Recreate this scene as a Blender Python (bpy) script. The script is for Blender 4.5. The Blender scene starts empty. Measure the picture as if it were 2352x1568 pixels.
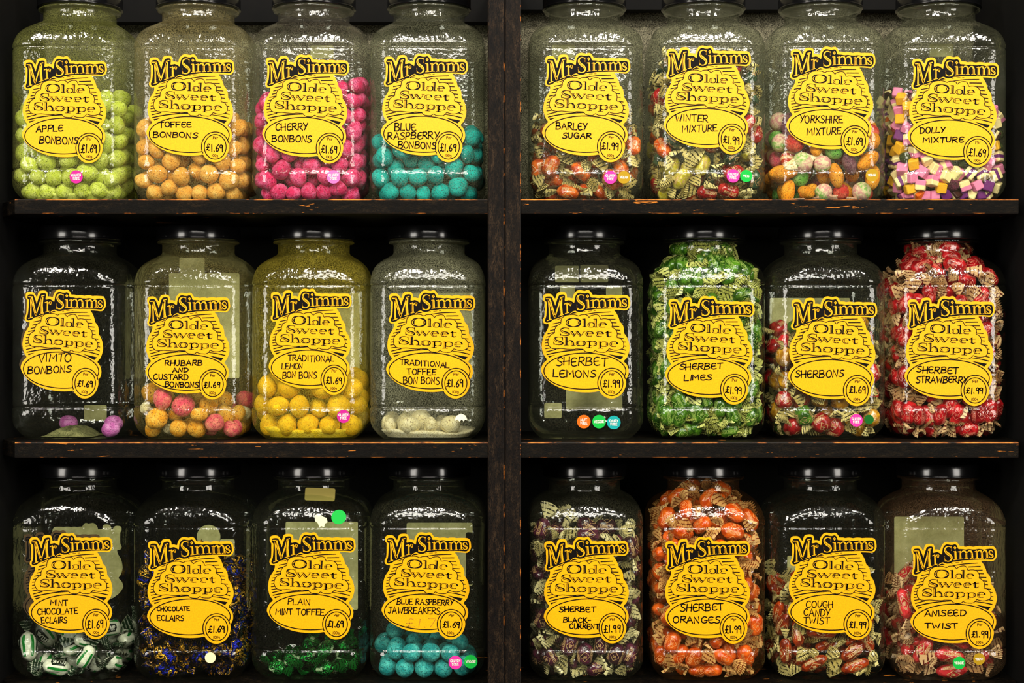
import bpy, bmesh, math, random
import numpy as np
from mathutils import Vector, Matrix, Euler

random.seed(7)
rng = np.random.default_rng(11)
C = bpy.context.scene.collection
PX = 0.0005            # metres per photograph pixel on the plane of the jar fronts
CZ = 1.45              # height of the camera above the floor
CAM_D = 1.80           # distance camera - jar fronts (the plane y = 0)


def wx(px, y=0.0):
    return (px - 1176) * PX * (CAM_D + y) / CAM_D


def wz(py, y=0.0):
    return CZ + (784 - py) * PX * (CAM_D + y) / CAM_D


# ------------------------------------------------------------------ materials
def lin(c):
    return tuple((v / 255 / 12.92) if v / 255 <= 0.04045 else ((v / 255 + 0.055) / 1.055) ** 2.4 for v in c[:3]) + (1.0,)


class NT:
    def __init__(self, name):
        self.m = bpy.data.materials.new(name)
        self.m.use_nodes = True
        self.t = self.m.node_tree
        self.t.nodes.clear()
        self.out = self.n('ShaderNodeOutputMaterial')

    def n(self, kind, **kw):
        nd = self.t.nodes.new(kind)
        for k, v in kw.items():
            if k.startswith('i_'):
                nd.inputs[k[2:].replace('_', ' ')].default_value = v
            else:
                setattr(nd, k, v)
        return nd

    def l(self, a, b):
        self.t.links.new(a, b)

    def ramp(self, src, stops, interp='LINEAR'):
        r = self.n('ShaderNodeValToRGB')
        r.color_ramp.interpolation = interp
        el = r.color_ramp.elements
        while len(el) < len(stops):
            el.new(0.5)
        for e, (p, c) in zip(el, stops):
            e.position = p
            e.color = c if len(c) == 4 else tuple(c) + (1,)
        self.l(src, r.inputs['Fac'])
        return r.outputs['Color']

    def mix(self, fac, a, b):
        m = self.n('ShaderNodeMix', data_type='RGBA')
        for sock, v in ((m.inputs[0], fac), (m.inputs[6], a), (m.inputs[7], b)):
            if hasattr(v, 'is_linked'):
                self.l(v, sock)
            else:
                sock.default_value = v
        return m.outputs[2]

    def math(self, op, a, b=None):
        m = self.n('ShaderNodeMath', operation=op)
        for s, v in zip(m.inputs, (a, b)):
            if v is None:
                continue
            if hasattr(v, 'is_linked'):
                self.l(v, s)
            else:
                s.default_value = v
        return m.outputs[0]

    def noise(self, scale, detail=3, rough=0.6, vec=None, dist=0.0):
        x = self.n('ShaderNodeTexNoise')
        x.inputs['Scale'].default_value = scale
        x.inputs['Detail'].default_value = detail
        x.inputs['Roughness'].default_value = rough
        x.inputs['Distortion'].default_value = dist
        self.l(vec if vec is not None else self.obj(), x.inputs['Vector'])
        return x.outputs['Fac']

    def obj(self):
        if not hasattr(self, '_tc'):
            self._tc = self.n('ShaderNodeTexCoord')
        return self._tc.outputs['Object']

    def per_object(self):
        """object coordinates shifted by a random amount per object, so that copies differ"""
        if not hasattr(self, '_po'):
            oi = self.n('ShaderNodeObjectInfo')
            v = self.n('ShaderNodeVectorMath', operation='SCALE')
            cmb = self.n('ShaderNodeCombineXYZ')
            for i in range(3):
                self.l(oi.outputs['Random'], cmb.inputs[i])
            self.l(cmb.outputs[0], v.inputs[0])
            v.inputs['Scale'].default_value = 3.0
            a = self.n('ShaderNodeVectorMath', operation='ADD')
            self.l(v.outputs[0], a.inputs[0])
            self.l(self.obj(), a.inputs[1])
            self._po = a.outputs[0]
            self._rnd = oi.outputs['Random']
        return self._po

    def pbr(self, col, rough=0.5, metal=0.0, bump=None, bump_d=0.001, bump_s=0.5, coat=0.0, spec=0.5, sub=0.0):
        b = self.n('ShaderNodeBsdfPrincipled')
        if hasattr(col, 'is_linked'):
            self.l(col, b.inputs['Base Color'])
        else:
            b.inputs['Base Color'].default_value = col
        if hasattr(rough, 'is_linked'):
            self.l(rough, b.inputs['Roughness'])
        else:
            b.inputs['Roughness'].default_value = rough
        b.inputs['Metallic'].default_value = metal
        b.inputs['Coat Weight'].default_value = coat
        b.inputs['Coat Roughness'].default_value = 0.08
        b.inputs['Specular IOR Level'].default_value = spec
        if bump is not None:
            bp = self.n('ShaderNodeBump')
            bp.inputs['Strength'].default_value = bump_s
            bp.inputs['Distance'].default_value = bump_d
            self.l(bump, bp.inputs['Height'])
            self.l(bp.outputs[0], b.inputs['Normal'])
        self.l(b.outputs[0], self.out.inputs['Surface'])
        self.b = b
        return self.m


def flat_mat(name, c, rough=0.5, spec=0.4):
    return NT(name).pbr(lin(c), rough, spec=spec)


def bonbon_mat(name, c, dust, pit, k=1.0, big_s=1.3, fine_s=6.5):
    t = NT(name)
    v = t.per_object()
    big = t.noise(big_s, 4, 0.65, v)
    col = t.mix(t.ramp(big, [(0.42, (0, 0, 0)), (0.66, (1, 1, 1))]), lin(c), lin(dust))
    fine = t.noise(fine_s, 3, 0.75, v)
    mask = t.ramp(fine, [(0.37, (0, 0, 0)), (0.45, (1, 1, 1))])
    col = t.mix(mask, lin(pit), col)
    hsv = t.n('ShaderNodeHueSaturation')
    t.l(col, hsv.inputs['Color'])
    t.l(t.math('ADD', t.math('MULTIPLY', t._rnd, 0.3 * k), 1 - 0.15 * k), hsv.inputs['Value'])
    h = t.math('ADD', fine, t.math('MULTIPLY', big, 1.5))
    return t.pbr(hsv.outputs[0], 0.75, bump=h, bump_d=0.0012, bump_s=0.8, spec=0.25)


def glossy_mat(name, c, c2=None, rough=0.18, metal=0.0, scale=140):
    t = NT(name)
    v = t.per_object()
    f = t.noise(scale, 2, 0.5, v)
    col = t.mix(t.ramp(f, [(0.4, (0, 0, 0)), (0.62, (1, 1, 1))]), lin(c), lin(c2 or [min(255, x * 1.25 + 12) for x in c]))
    hsv = t.n('ShaderNodeHueSaturation')
    t.l(col, hsv.inputs['Color'])
    t.l(t.math('ADD', t.math('MULTIPLY', t._rnd, 0.6), 0.65), hsv.inputs['Value'])
    return t.pbr(hsv.outputs[0], rough, metal, bump=t.noise(260, 2, 0.5, v), bump_d=0.0015, bump_s=0.6, coat=0.5)


def twist_mat(name, base, band, metal=0.0):
    t = NT(name)
    v = t.per_object()
    w = t.n('ShaderNodeTexWave', wave_type='BANDS', bands_direction='X')
    w.inputs['Scale'].default_value = 80
    w.inputs['Distortion'].default_value = 2.6
    w.inputs['Detail'].default_value = 2
    w.inputs['Detail Scale'].default_value = 1.6
    t.l(v, w.inputs['Vector'])
    f = t.ramp(w.outputs['Fac'], [(0.18, (1, 1, 1)), (0.32, (0, 0, 0))])
    brk = t.ramp(t.noise(300, 2, 0.5, v), [(0.40, (0, 0, 0)), (0.5, (1, 1, 1))])
    fac = t.math('MULTIPLY', f, brk)
    col = t.mix(fac, lin(base), lin(band))
    b = t.n('ShaderNodeBsdfPrincipled')
    t.l(col, b.inputs['Base Color'])
    b.inputs['Roughness'].default_value = 0.3
    b.inputs['Metallic'].default_value = metal
    tr = t.n('ShaderNodeBsdfTranslucent')
    t.l(col, tr.inputs['Color'])
    mx = t.n('ShaderNodeMixShader')
    mx.inputs[0].default_value = 0.25 if metal == 0 else 0.0
    t.l(b.outputs[0], mx.inputs[1])
    t.l(tr.outputs[0], mx.inputs[2])
    t.l(mx.outputs[0], t.out.inputs['Surface'])
    return t.m


def foil_mat(name, cols, scale=120):
    t = NT(name)
    v = t.per_object()
    f = t.noise(scale, 2, 0.5, v, 0.6)
    n = len(cols)
    stops = []
    for i, c in enumerate(cols):
        stops.append((0.30 + 0.42 * i / n, lin(c)))
    col = t.ramp(f, stops, 'CONSTANT')
    return t.pbr(col, 0.25, 0.75, bump=t.noise(220, 3, 0.6, v), bump_d=0.004, bump_s=1.0)


def plastic_mat(name, dust, dust_col=(150, 150, 110), tint=(246, 250, 244), speck=900, seed=0.0):
    """thin clear plastic wall: see-through, mirror-like at grazing angles, with powder clinging to it"""
    t = NT(name)
    lw = t.n('ShaderNodeLayerWeight')
    lw.inputs['Blend'].default_value = 0.5
    f5 = t.math('POWER', lw.outputs['Facing'], 3.2)
    fr = t.math('ADD', t.math('MULTIPLY', f5, 0.55), 0.055)
    tr = t.n('ShaderNodeBsdfTransparent')
    tr.inputs['Color'].default_value = lin(tint)
    gl = t.n('ShaderNodeBsdfGlossy')
    gl.inputs['Roughness'].default_value = 0.10
    bp = t.n('ShaderNodeBump')
    bp.inputs['Strength'].default_value = 0.7
    bp.inputs['Distance'].default_value = 0.002
    t.l(t.noise(60, 3, 0.6), bp.inputs['Height'])
    t.l(bp.outputs[0], gl.inputs['Normal'])
    m1 = t.n('ShaderNodeMixShader')
    t.l(fr, m1.inputs[0])
    t.l(tr.outputs[0], m1.inputs[1])
    t.l(gl.outputs[0], m1.inputs[2])
    # powder
    df = t.n('ShaderNodeBsdfDiffuse')
    df.inputs['Color'].default_value = lin(dust_col)
    mp = t.n('ShaderNodeMapping')
    mp.inputs['Location'].default_value = (seed, seed * 1.7, seed * 0.6)
    t.l(t.obj(), mp.inputs['Vector'])
    fine = t.ramp(t.noise(speck, 2, 0.8, mp.outputs[0]), [(0.40, (0, 0, 0)), (0.62, (1, 1, 1))])
    patch = t.ramp(t.noise(22, 3, 0.6, mp.outputs[0]), [(0.25, (0.35, 0.35, 0.35)), (0.7, (1, 1, 1))])
    fac = t.math('MULTIPLY', t.math('MULTIPLY', fine, patch), dust)
    m2 = t.n('ShaderNodeMixShader')
    t.l(fac, m2.inputs[0])
    t.l(m1.outputs[0], m2.inputs[1])
    t.l(df.outputs[0], m2.inputs[2])
    t.l(m2.outputs[0], t.out.inputs['Surface'])
    return t.m


def wood_mats():
    t = NT('dark_stained_wood')
    mp = t.n('ShaderNodeMapping')
    mp.inputs['Scale'].default_value = (1.0, 1.0, 3.0)
    t.l(t.obj(), mp.inputs['Vector'])
    a = t.noise(60, 4, 0.7, mp.outputs[0], 0.4)
    b = t.noise(420, 3, 0.8, mp.outputs[0])
    col = t.ramp(a, [(0.3, lin((3, 2, 1))), (0.5, lin((13, 9, 4))), (0.72, lin((40, 30, 17)))])
    col = t.mix(t.ramp(b, [(0.42, (0, 0, 0)), (0.6, (1, 1, 1))]), lin((3, 2, 1)), col)
    mc = t.n('ShaderNodeMapping')
    mc.inputs['Scale'].default_value = (0.35, 1.0, 3.2)
    t.l(t.obj(), mc.inputs['Vector'])
    chips = t.ramp(t.noise(85, 3, 0.65, mc.outputs[0], 0.5), [(0.69, (0, 0, 0)), (0.705, (1, 1, 1))])
    col = t.mix(chips, col, lin((190, 112, 38)))
    wood = t.pbr(col, 0.6, bump=b, bump_d=0.001, bump_s=0.7, spec=0.1)
    tu = NT('upright_wood')
    mu = tu.n('ShaderNodeMapping')
    mu.inputs['Scale'].default_value = (3.0, 1.0, 0.8)
    tu.l(tu.obj(), mu.inputs['Vector'])
    a = tu.noise(55, 4, 0.7, mu.outputs[0], 0.3)
    b = tu.noise(400, 3, 0.8, mu.outputs[0])
    col = tu.ramp(a, [(0.3, lin((5, 3, 2))), (0.5, lin((28, 19, 11))), (0.72, lin((64, 48, 32)))])
    col = tu.mix(tu.ramp(b, [(0.40, (0, 0, 0)), (0.6, (1, 1, 1))]), lin((3, 2, 2)), col)
    up = tu.pbr(col, 0.55, bump=b, bump_d=0.001, bump_s=0.7, spec=0.1)
    e = NT('worn_wood_edge')
    me = e.n('ShaderNodeMapping')
    me.inputs['Scale'].default_value = (0.35, 1.0, 1.0)
    e.l(e.obj(), me.inputs['Vector'])
    f = e.noise(90, 4, 0.7, me.outputs[0])
    col = e.ramp(f, [(0.44, lin((14, 9, 5))), (0.50, lin((130, 70, 20))), (0.66, lin((214, 136, 50)))])
    edge = e.pbr(col, 0.6)
    s = NT('scuffed_wood_edge')
    ms = s.n('ShaderNodeMapping')
    ms.inputs['Scale'].default_value = (0.5, 1.0, 1.0)
    s.l(s.obj(), ms.inputs['Vector'])
    f = s.noise(70, 4, 0.7, ms.outputs[0])
    col = s.ramp(f, [(0.54, lin((18, 12, 8))), (0.58, lin((130, 70, 22))), (0.66, lin((200, 120, 45)))])
    scuff = s.pbr(col, 0.6)
    return wood, up, edge, scuff


# ------------------------------------------------------------------ object helpers
def link_mesh(name, bm_or_me, mats, parent=None, smooth=False):
    if isinstance(bm_or_me, bmesh.types.BMesh):
        me = bpy.data.meshes.new(name)
        bm_or_me.normal_update()
        bm_or_me.to_mesh(me)
        bm_or_me.free()
        for m in (mats if isinstance(mats, (list, tuple)) else [mats]):
            me.materials.append(m)
        if smooth:
            me.shade_smooth()
    else:
        me = bm_or_me
    o = bpy.data.objects.new(name, me)
    C.objects.link(o)
    if parent is not None:
        o.parent = parent
    return o


def tag(o, label=None, cat=None, group=None, kind=None):
    if label:
        o['label'] = label
    if cat:
        o['category'] = cat
    if group:
        o['group'] = group
    if kind:
        o['kind'] = kind
    return o


def empty(name, loc):
    o = bpy.data.objects.new(name, None)
    o.empty_display_size = 0.02
    o.location = loc
    C.objects.link(o)
    return o


def add_box(bm, lo, hi, mat=0):
    vs = [bm.verts.new((x, y, z)) for x in (lo[0], hi[0]) for y in (lo[1], hi[1]) for z in (lo[2], hi[2])]
    for q in ((0, 1, 3, 2), (4, 6, 7, 5), (0, 4, 5, 1), (2, 3, 7, 6), (0, 2, 6, 4), (1, 5, 7, 3)):
        f = bm.faces.new([vs[i] for i in q])
        f.material_index = mat
    return vs


# ------------------------------------------------------------------ flat print helpers (label template pixels -> metres)
U = PX / 10.226        # one template unit (the label was measured at 10.226 units per photograph pixel)


def smooth_pts(pts, closed=False, sub=5):
    n = len(pts)
    if n < 3:
        return list(pts)
    out = []
    rngi = range(n) if closed else range(n - 1)
    for i in rngi:
        p0 = pts[(i - 1) % n] if closed or i > 0 else pts[0]
        p1 = pts[i]
        p2 = pts[(i + 1) % n]
        p3 = pts[(i + 2) % n] if closed or i + 2 < n else pts[-1]
        for k in range(sub):
            t = k / sub
            out.append(tuple(0.5 * ((2 * b) + (c - a) * t + (2 * a - 5 * b + 4 * c - d) * t * t + (3 * b - a - 3 * c + d) * t ** 3)
                             for a, b, c, d in zip(p0, p1, p2, p3)))
    if not closed:
        out.append(tuple(pts[-1]))
    return out


def put(bm, x, y, layer):
    return bm.verts.new((x * U, -layer, -y * U))


def fill(bm, pts, layer, mat=0, smooth=True, sub=4):
    if smooth:
        pts = smooth_pts(pts, True, sub)
    a = sum(p[0] * q[1] - q[0] * p[1] for p, q in zip(pts, pts[1:] + pts[:1]))
    if a > 0:
        pts = pts[::-1]
    vs = [put(bm, p[0], p[1], layer) for p in pts]
    f = bm.faces.new(vs)
    f.material_index = mat
    f.normal_update()
    r = bmesh.ops.triangulate(bm, faces=[f], ngon_method='BEAUTY')
    for g in r['faces']:
        g.material_index = mat


def ellipse_pts(cx, cy, rx, ry, n=72):
    return [(cx + rx * math.cos(2 * math.pi * i / n), cy + ry * math.sin(2 * math.pi * i / n)) for i in range(n)]


def stroke(bm, pts, layer, mat=0, w=20, smooth=False, caps=False, sub=5, closed=False):
    """ribbon along pts; a point may carry its own width as a third number"""
    pts = [(p[0], p[1], p[2] if len(p) > 2 else w) for p in pts]
    if smooth and len(pts) > 2:
        pts = smooth_pts(pts, closed, sub)
    n = len(pts)
    L = []
    for i in range(n):
        a = pts[i - 1] if i > 0 else (pts[-1] if closed else pts[0])
        b = pts[i + 1] if i < n - 1 else (pts[0] if closed else pts[-1])
        dx, dy = b[0] - a[0], b[1] - a[1]
        d = math.hypot(dx, dy) or 1
        k = 1.0
        if 0 < i < n - 1:
            ax, ay = pts[i][0] - pts[i - 1][0], pts[i][1] - pts[i - 1][1]
            d1 = math.hypot(ax, ay) or 1
            c = abs((ax * dx + ay * dy) / (d1 * d))
            k = 1 / max(c, 0.6)
        nx, ny = -dy / d * pts[i][2] / 2 * k, dx / d * pts[i][2] / 2 * k
        L.append((put(bm, pts[i][0] + nx, pts[i][1] + ny, layer), put(bm, pts[i][0] - nx, pts[i][1] - ny, layer)))
    for i in range(n if closed else n - 1):
        j = (i + 1) % n
        f = bm.faces.new((L[i][1], L[j][1], L[j][0], L[i][0]))
        f.material_index = mat
    if caps:
        for p in (pts[0], pts[-1]):
            vs = [put(bm, p[0] + p[2] / 2 * math.cos(t), p[1] - p[2] / 2 * math.sin(t), layer) for t in [2 * math.pi * i / 10 for i in range(10)]]
            f = bm.faces.new(vs)
            f.material_index = mat


# single-stroke hand lettering: width, strokes ('~' = rounded)
HAND = {
    'A': (.72, "0,1 .36,0 .72,1;.12,.68 .6,.6"),
    'B': (.66, ".06,0 0,1;~0,.06 .42,.0 .58,.18 .44,.40 .1,.48;~.1,.48 .52,.52 .66,.74 .46,.96 -.04,1"),
    'C': (.66, "~.62,.14 .4,0 .12,.2 .02,.58 .16,.92 .42,1 .68,.84"),
    'D': (.68, ".02,0 .03,1;~-.05,.04 .42,.06 .68,.4 .58,.8 .3,.98 0,1"),
    'E': (.6, "~.6,.06 .34,.0 .1,.14 .02,.5 .1,.88 .34,1 .64,.9;.06,.52 .5,.46"),
    'F': (.56, ".6,0 0,.03 .02,1;0,.5 .45,.46"),
    'G': (.7, "~.64,.14 .4,0 .12,.2 .02,.58 .16,.92 .42,1 .66,.84 .66,.6;.4,.6 .74,.57"),
    'H': (.6, ".02,0 0,1;.6,-.02 .58,1;-.08,.56 .64,.48"),
    'I': (.16, ".08,0 .08,1"),
    'J': (.6, "~.42,0 .44,.7 .28,1 .02,.86;.12,.02 .7,0"),
    'K': (.6, ".02,0 0,1;.58,0 .02,.56;.16,.44 .64,1"),
    'L': (.52, ".04,0 0,.98 .55,.96"),
    'M': (.78, "0,1 .06,.02 .38,.62 .72,.02 .8,1"),
    'N': (.62, "0,1 .04,.02 .56,.98 .6,0"),
    'O': (.68, "~.36,0 .12,.12 0,.52 .14,.9 .38,1 .62,.82 .68,.42 .54,.08 .34,.01"),
    'P': (.56, ".04,0 0,1;~0,.05 .42,.0 .58,.2 .44,.46 .04,.54"),
    'R': (.62, ".04,0 0,1;~0,.05 .42,.0 .58,.2 .44,.44 .04,.54;.18,.5 .66,1"),
    'S': (.58, "~.58,.1 .36,0 .1,.14 .14,.38 .44,.54 .58,.74 .42,.96 .18,1 -.03,.9"),
    'T': (.6, "-.03,.05 .64,0;.3,.02 .32,1"),
    'U': (.6, "~.02,0 .02,.6 .14,.94 .36,.99 .54,.75 .58,.4 .58,0"),
    'V': (.62, "0,0 .3,1 .64,0"),
    'W': (.86, "0,0 .2,1 .42,.36 .62,1 .88,0"),
    'X': (.6, "0,0 .6,1;.6,0 0,1"),
    'Y': (.62, "0,0 .3,.5;.64,0 .14,1"),
    '-': (.4, "0,.5 .4,.48"),
    ' ': (.3, ""),
    '1': (.2, ".1,0 .09,1"),
    '6': (.46, "~.42,0 .14,.36 .02,.74 .18,1 .4,.92 .46,.68 .28,.52 .06,.68"),
    '9': (.46, "~.46,.14 .22,0 .02,.22 .14,.46 .38,.36 .46,.1;.46,.08 .42,1"),
    '7': (.5, "0,0 .52,0 .16,1"),
    '0': (.5, "~.25,0 .04,.2 .02,.75 .25,1 .48,.78 .47,.2 .25,.0"),
    '.': (.2, ".08,.9 .12,1"),
    '£': (.58, "~.56,.14 .42,0 .24,.1 .26,.5 .2,.86 -.02,.98;~-.02,.98 .2,.88 .4,1 .6,.94;.02,.55 .46,.5"),
    'e': (.52, "~.05,.64 .5,.58 .42,.36 .24,.32 .05,.56 .1,.88 .3,1 .52,.9"),
    'r': (.42, ".1,.32 .1,1;~.1,.56 .24,.34 .44,.36"),
    'g': (.5, "~.42,.4 .2,.32 .04,.5 .18,.7 .38,.6 .44,.36;~.44,.34 .44,1.05 .22,1.24 .0,1.12"),
}
BLOCK_E = (.56, ".56,0 .02,.02 .02,.99 .6,.98;.02,.5 .46,.48")


def hand_text(bm, text, x0, y0, x1, y1, layer, w, mat=0, rnd=None, slope=0.0, block=False, gap=.2):
    """text inside the box x0..x1, y0..y1 (template units), pen width w"""
    def g(c):
        return BLOCK_E if (block and c == 'E') else HAND[c]
    adv = [g(c)[0] + gap for c in text]
    tot = sum(adv) - gap
    h = y1 - y0
    sx = (x1 - x0) / tot
    x = x0
    for c, a in zip(text, adv):
        jx = rnd.uniform(-.03, .03) if rnd else 0
        jy = rnd.uniform(-.05, .05) if rnd else 0
        js = rnd.uniform(.93, 1.06) if rnd else 1
        sh = rnd.uniform(-.06, .10) if rnd else 0
        for s in g(c)[1].split(';'):
            if not s:
                continue
            sm = s[0] == '~'
            P = [tuple(map(float, q.split(','))) for q in s.lstrip('~').split()]
            P = [(x + (px + jx + sh * (1 - py)) * sx, y0 + (py * js + jy) * h + slope * (x + px * sx - x0)) for px, py in P]
            stroke(bm, P, layer, mat, w, smooth=sm, caps=True, sub=4)
        x += a * sx


# ------------------------------------------------------------------ the shop label, drawn once
OUTLINE = [(170,300),(175,250),(205,215),(260,200),(340,202),(385,225),(420,270),(455,312),(475,275),(490,220),(515,180),(560,162),(640,155),(695,170),(725,205),(736,255),(740,290),(790,290),(830,298),(868,303),(880,260),(900,210),(935,160),(985,122),(1050,112),(1110,123),(1160,130),(1200,115),(1250,115),(1290,145),(1325,195),(1348,222),(1420,222),(1480,236),(1530,228),(1590,225),(1670,238),(1740,225),(1830,225),(1890,235),(1960,228),(2050,228),(2130,230),(2180,252),(2210,290),(2225,350),(2235,440),(2215,510),(2170,565),(2115,585),(2040,580),(1960,576),(1855,580),(1890,630),(1930,700),(1965,780),(1985,850),(2030,900),(2065,960),(2085,1040),(2092,1130),(2135,1190),(2175,1270),(2205,1370),(2215,1450),(2210,1530),(2185,1620),(2150,1700),(2085,1785),(2140,1850),(2180,1930),(2197,2020),(2185,2110),(2150,2180),(2128,2215),(2135,2290),(2120,2380),(2075,2490),(2010,2570),(1920,2630),(1830,2660),(1740,2660),(1650,2630),(1580,2580),(1530,2530),(1500,2490),(1400,2505),(1250,2517),(1100,2515),(950,2503),(780,2475),(620,2425),(450,2350),(300,2250),(190,2140),(135,2040),(122,1990),(140,1910),(190,1820),(260,1745),(210,1670),(170,1580),(145,1480),(142,1400),(160,1280),(200,1160),(280,1030),(300,915),(240,912),(195,890),(170,840),(175,790),(205,730),(212,600),(210,480),(208,395),(185,360),(172,330)]
NAMEPLATE = [(220,310),(235,275),(280,262),(340,262),(375,280),(400,330),(440,420),(460,475),(480,410),(510,320),(540,250),(580,222),(650,215),(685,235),(690,290),(687,363),(740,360),(790,350),(850,375),(905,405),(918,340),(930,270),(960,215),(1000,180),(1050,172),(1110,185),(1170,186),(1220,172),(1260,190),(1285,230),(1307,283),(1400,288),(1480,300),(1560,290),(1640,300),(1720,300),(1800,290),(1880,300),(1930,310),(1990,297),(2080,288),(2150,300),(2180,340),(2190,420),(2185,480),(2150,530),(2110,550),(1980,545),(1840,545),(1700,550),(1540,555),(1400,560),(1260,585),(1170,590),(1110,620),(1030,630),(970,615),(930,597),(870,615),(825,650),(780,685),(720,700),(640,730),(560,760),(480,790),(420,805),(360,850),(310,870),(260,880),(225,860),(215,820),(240,750),(250,700),(258,600),(260,500),(258,400),(225,365),(216,335)]
CLOUD = [(595,860),(600,810),(640,750),(720,705),(830,690),(930,695),(1012,722),(1060,697),(1120,690),(1180,690),(1222,712),(1258,752),(1300,717),(1370,695),(1440,690),(1490,715),(1520,770),(1537,795),(1600,785),(1680,790),(1750,820),(1795,880),(1810,930),(1800,985),(1850,1010),(1900,1060),(1925,1130),(1920,1222),(1980,1240),(2040,1290),(2075,1360),(2075,1430),(2050,1480),(1970,1515),(1880,1525),(1790,1510),(1735,1490),(1700,1530),(1640,1570),(1560,1573),(1470,1565),(1402,1535),(1350,1570),(1270,1573),(1180,1560),(1130,1520),(1105,1500),(950,1495),(900,1505),(750,1500),(600,1485),(480,1492),(380,1480),(320,1430),(290,1360),(290,1290),(320,1210),(380,1150),(440,1120),(445,1060),(470,990),(520,940),(580,910)]

Y0, K1, Y2, K3, Y4 = 0.0, 0.00004, 0.00008, 0.00012, 0.00016   # print layers, in metres


def build_label_meshes():
    """returns meshes of the sheet and its printed pieces; slot 0 = black ink, slot 1 = yellow"""
    out = {}
    bm = bmesh.new()
    fill(bm, OUTLINE, Y0)
    # the backing paper: a thin edge so that the sticker has thickness
    out['sheet'] = bm

    # nameplate and its lettering ("Mr Simms")
    bm = bmesh.new()
    fill(bm, NAMEPLATE, K1, 0)
    y = lambda pts, w=20, sm=False, L=Y2: stroke(bm, pts, L, 1, w, sm)
    k = lambda pts, w=9, sm=False: stroke(bm, pts, K3, 0, w, sm)
    # M
    y([(300,330,30),(318,560,30),(325,800,36)])
    y([(265,832),(375,795)], 18); y([(238,316),(345,316)], 20)
    y([(315,318,70),(450,745,44)])
    fill(bm, [(432,700),(470,690),(456,775)], Y2, 1, False)
    y([(455,745,26),(585,320,32)])
    y([(598,305,60),(590,500,58),(608,690,62)]); y([(575,290),(655,268)], 22); y([(535,728),(665,682)], 18)
    k([(322,360),(436,715)], 11); k([(580,320),(572,500),(586,680)], 11)
    # r
    y([(735,425,40),(742,640,44)]); y([(670,442),(745,412)], 18); y([(690,664),(792,638)], 16)
    y([(750,480,12),(785,425,22),(830,430,40)], 20, True); fill(bm, [(800,410),(845,425),(828,488),(785,470)], Y2, 1, False)
    k([(724,445),(730,640)], 9); k([(795,452),(828,462)], 13)
    # S
    y([(1138,325,12),(1125,245,16),(1060,222,20),(1000,252,34),(985,318,48),(1030,380,62),(1095,425,64),(1138,480,50),(1130,535,36),(1075,572,22),(1005,560,20),(970,462,14)], 20, True)
    fill(bm, [(1125,225),(1142,222),(1145,330),(1128,325)], Y2, 1, False); fill(bm, [(965,450),(982,470),(1000,575),(975,580)], Y2, 1, False)
    k([(985,285),(1003,350),(1060,408),(1115,450),(1130,500)], 10, True); k([(985,500),(1008,545)], 9)
    # i
    y([(1232,345,48),(1240,535,50)]); y([(1180,352),(1245,338)], 16); y([(1188,545),(1285,532)], 16)
    fill(bm, [(1188,252),(1224,215),(1262,258),(1224,300)], Y2, 1, False); k([(1205,258),(1224,238),(1226,270)], 8)
    k([(1220,365),(1226,530)], 9)
    # m, m
    for s0, f, dy in ((1345, 1.0, 0), (1743, .87, -4)):
        X = lambda v: s0 + (v - 1345) * f
        for sx, top in ((1348, 345), (1492, 385), (1634, 385)):
            y([(X(sx), top + dy, 44), (X(sx + 6), 515 + dy, 46)])
            k([(X(sx - 10), top + 18 + dy), (X(sx - 6), 512 + dy)], 10)
        y([(X(1365),385+dy,12),(X(1410),338+dy,22),(X(1465),340+dy,34),(X(1492),395+dy,44)], 20, True)
        y([(X(1508),385+dy,12),(X(1553),338+dy,22),(X(1608),340+dy,34),(X(1634),395+dy,44)], 20, True)
        y([(X(1295),358+dy),(X(1362),338+dy)], 16)
        y([(X(1300),530+dy),(X(1420),522+dy)], 14); y([(X(1445),524+dy),(X(1545),516+dy)], 14); y([(X(1580),518+dy),(X(1690),508+dy)], 14)
    # s
    y([(2142,395,10),(2120,345,14),(2080,335,18),(2048,365,28),(2065,408,38),(2110,432,40),(2138,468,34),(2105,502,20),(2060,490,16),(2038,448,10)], 20, True)
    k([(2055,385),(2095,420),(2128,452)], 8, True)
    out['shop_name_lettering'] = bm

    # cloud, rays, "Olde Sweet Shoppe"
    bm = bmesh.new()
    S = lambda x1, y1, x2, y2, w=20: stroke(bm, [(x1, y1), (x2, y2)], K1, 0, w)
    for r in ((400,908,590,868,22),(370,988,560,935,22),(335,1066,480,1035,24),(275,1142,470,1098,24),(240,1217,380,1192,20),(222,1285,330,1270,22),(218,1356,320,1342,22),(212,1424,330,1408,22),(222,1492,400,1462,22),(240,1567,480,1506,24),
              (1540,716,1840,708,26),(1620,798,1885,796,22),(1760,875,1912,882,22),(1790,962,1975,970,24),(1880,1052,2002,1060,24),(1900,1138,2012,1145,22),(1900,1232,2082,1252,22),(2040,1328,2122,1336,22),(2040,1420,2138,1434,22),(2020,1498,2132,1526,24)):
        S(*r)
    stroke(bm, [(1018,712,6),(1180,682,18),(1400,648,24),(1600,634,24),(1772,626,22)], K1, 0, smooth=True)
    stroke(bm, [(1690,1540,16),(1900,1568,24),(2110,1614,28)], K1, 0, smooth=True)
    stroke(bm, [(255,1632,26),(500,1578,28),(800,1535,28),(1130,1512,24)], K1, 0, smooth=True)
    stroke(bm, [(460,820,6),(540,795,16),(660,745,14)], K1, 0, smooth=True)
    stroke(bm, [(820,690,30),(850,655,16),(915,628,12)], K1, 0)
    fill(bm, [(845,672),(862,645),(918,628),(982,650)], K1, 0, False)
    for a in ((1128,628,1172,618,14),(1230,610,1325,600,12),(1365,600,1415,594,12)):
        S(*a)
    fill(bm, [(285,1665),(465,1633),(315,1702)], K1, 0, False)
    fill(bm, [(1700,1613),(2070,1675),(2005,1746)], K1, 0, False)
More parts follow.
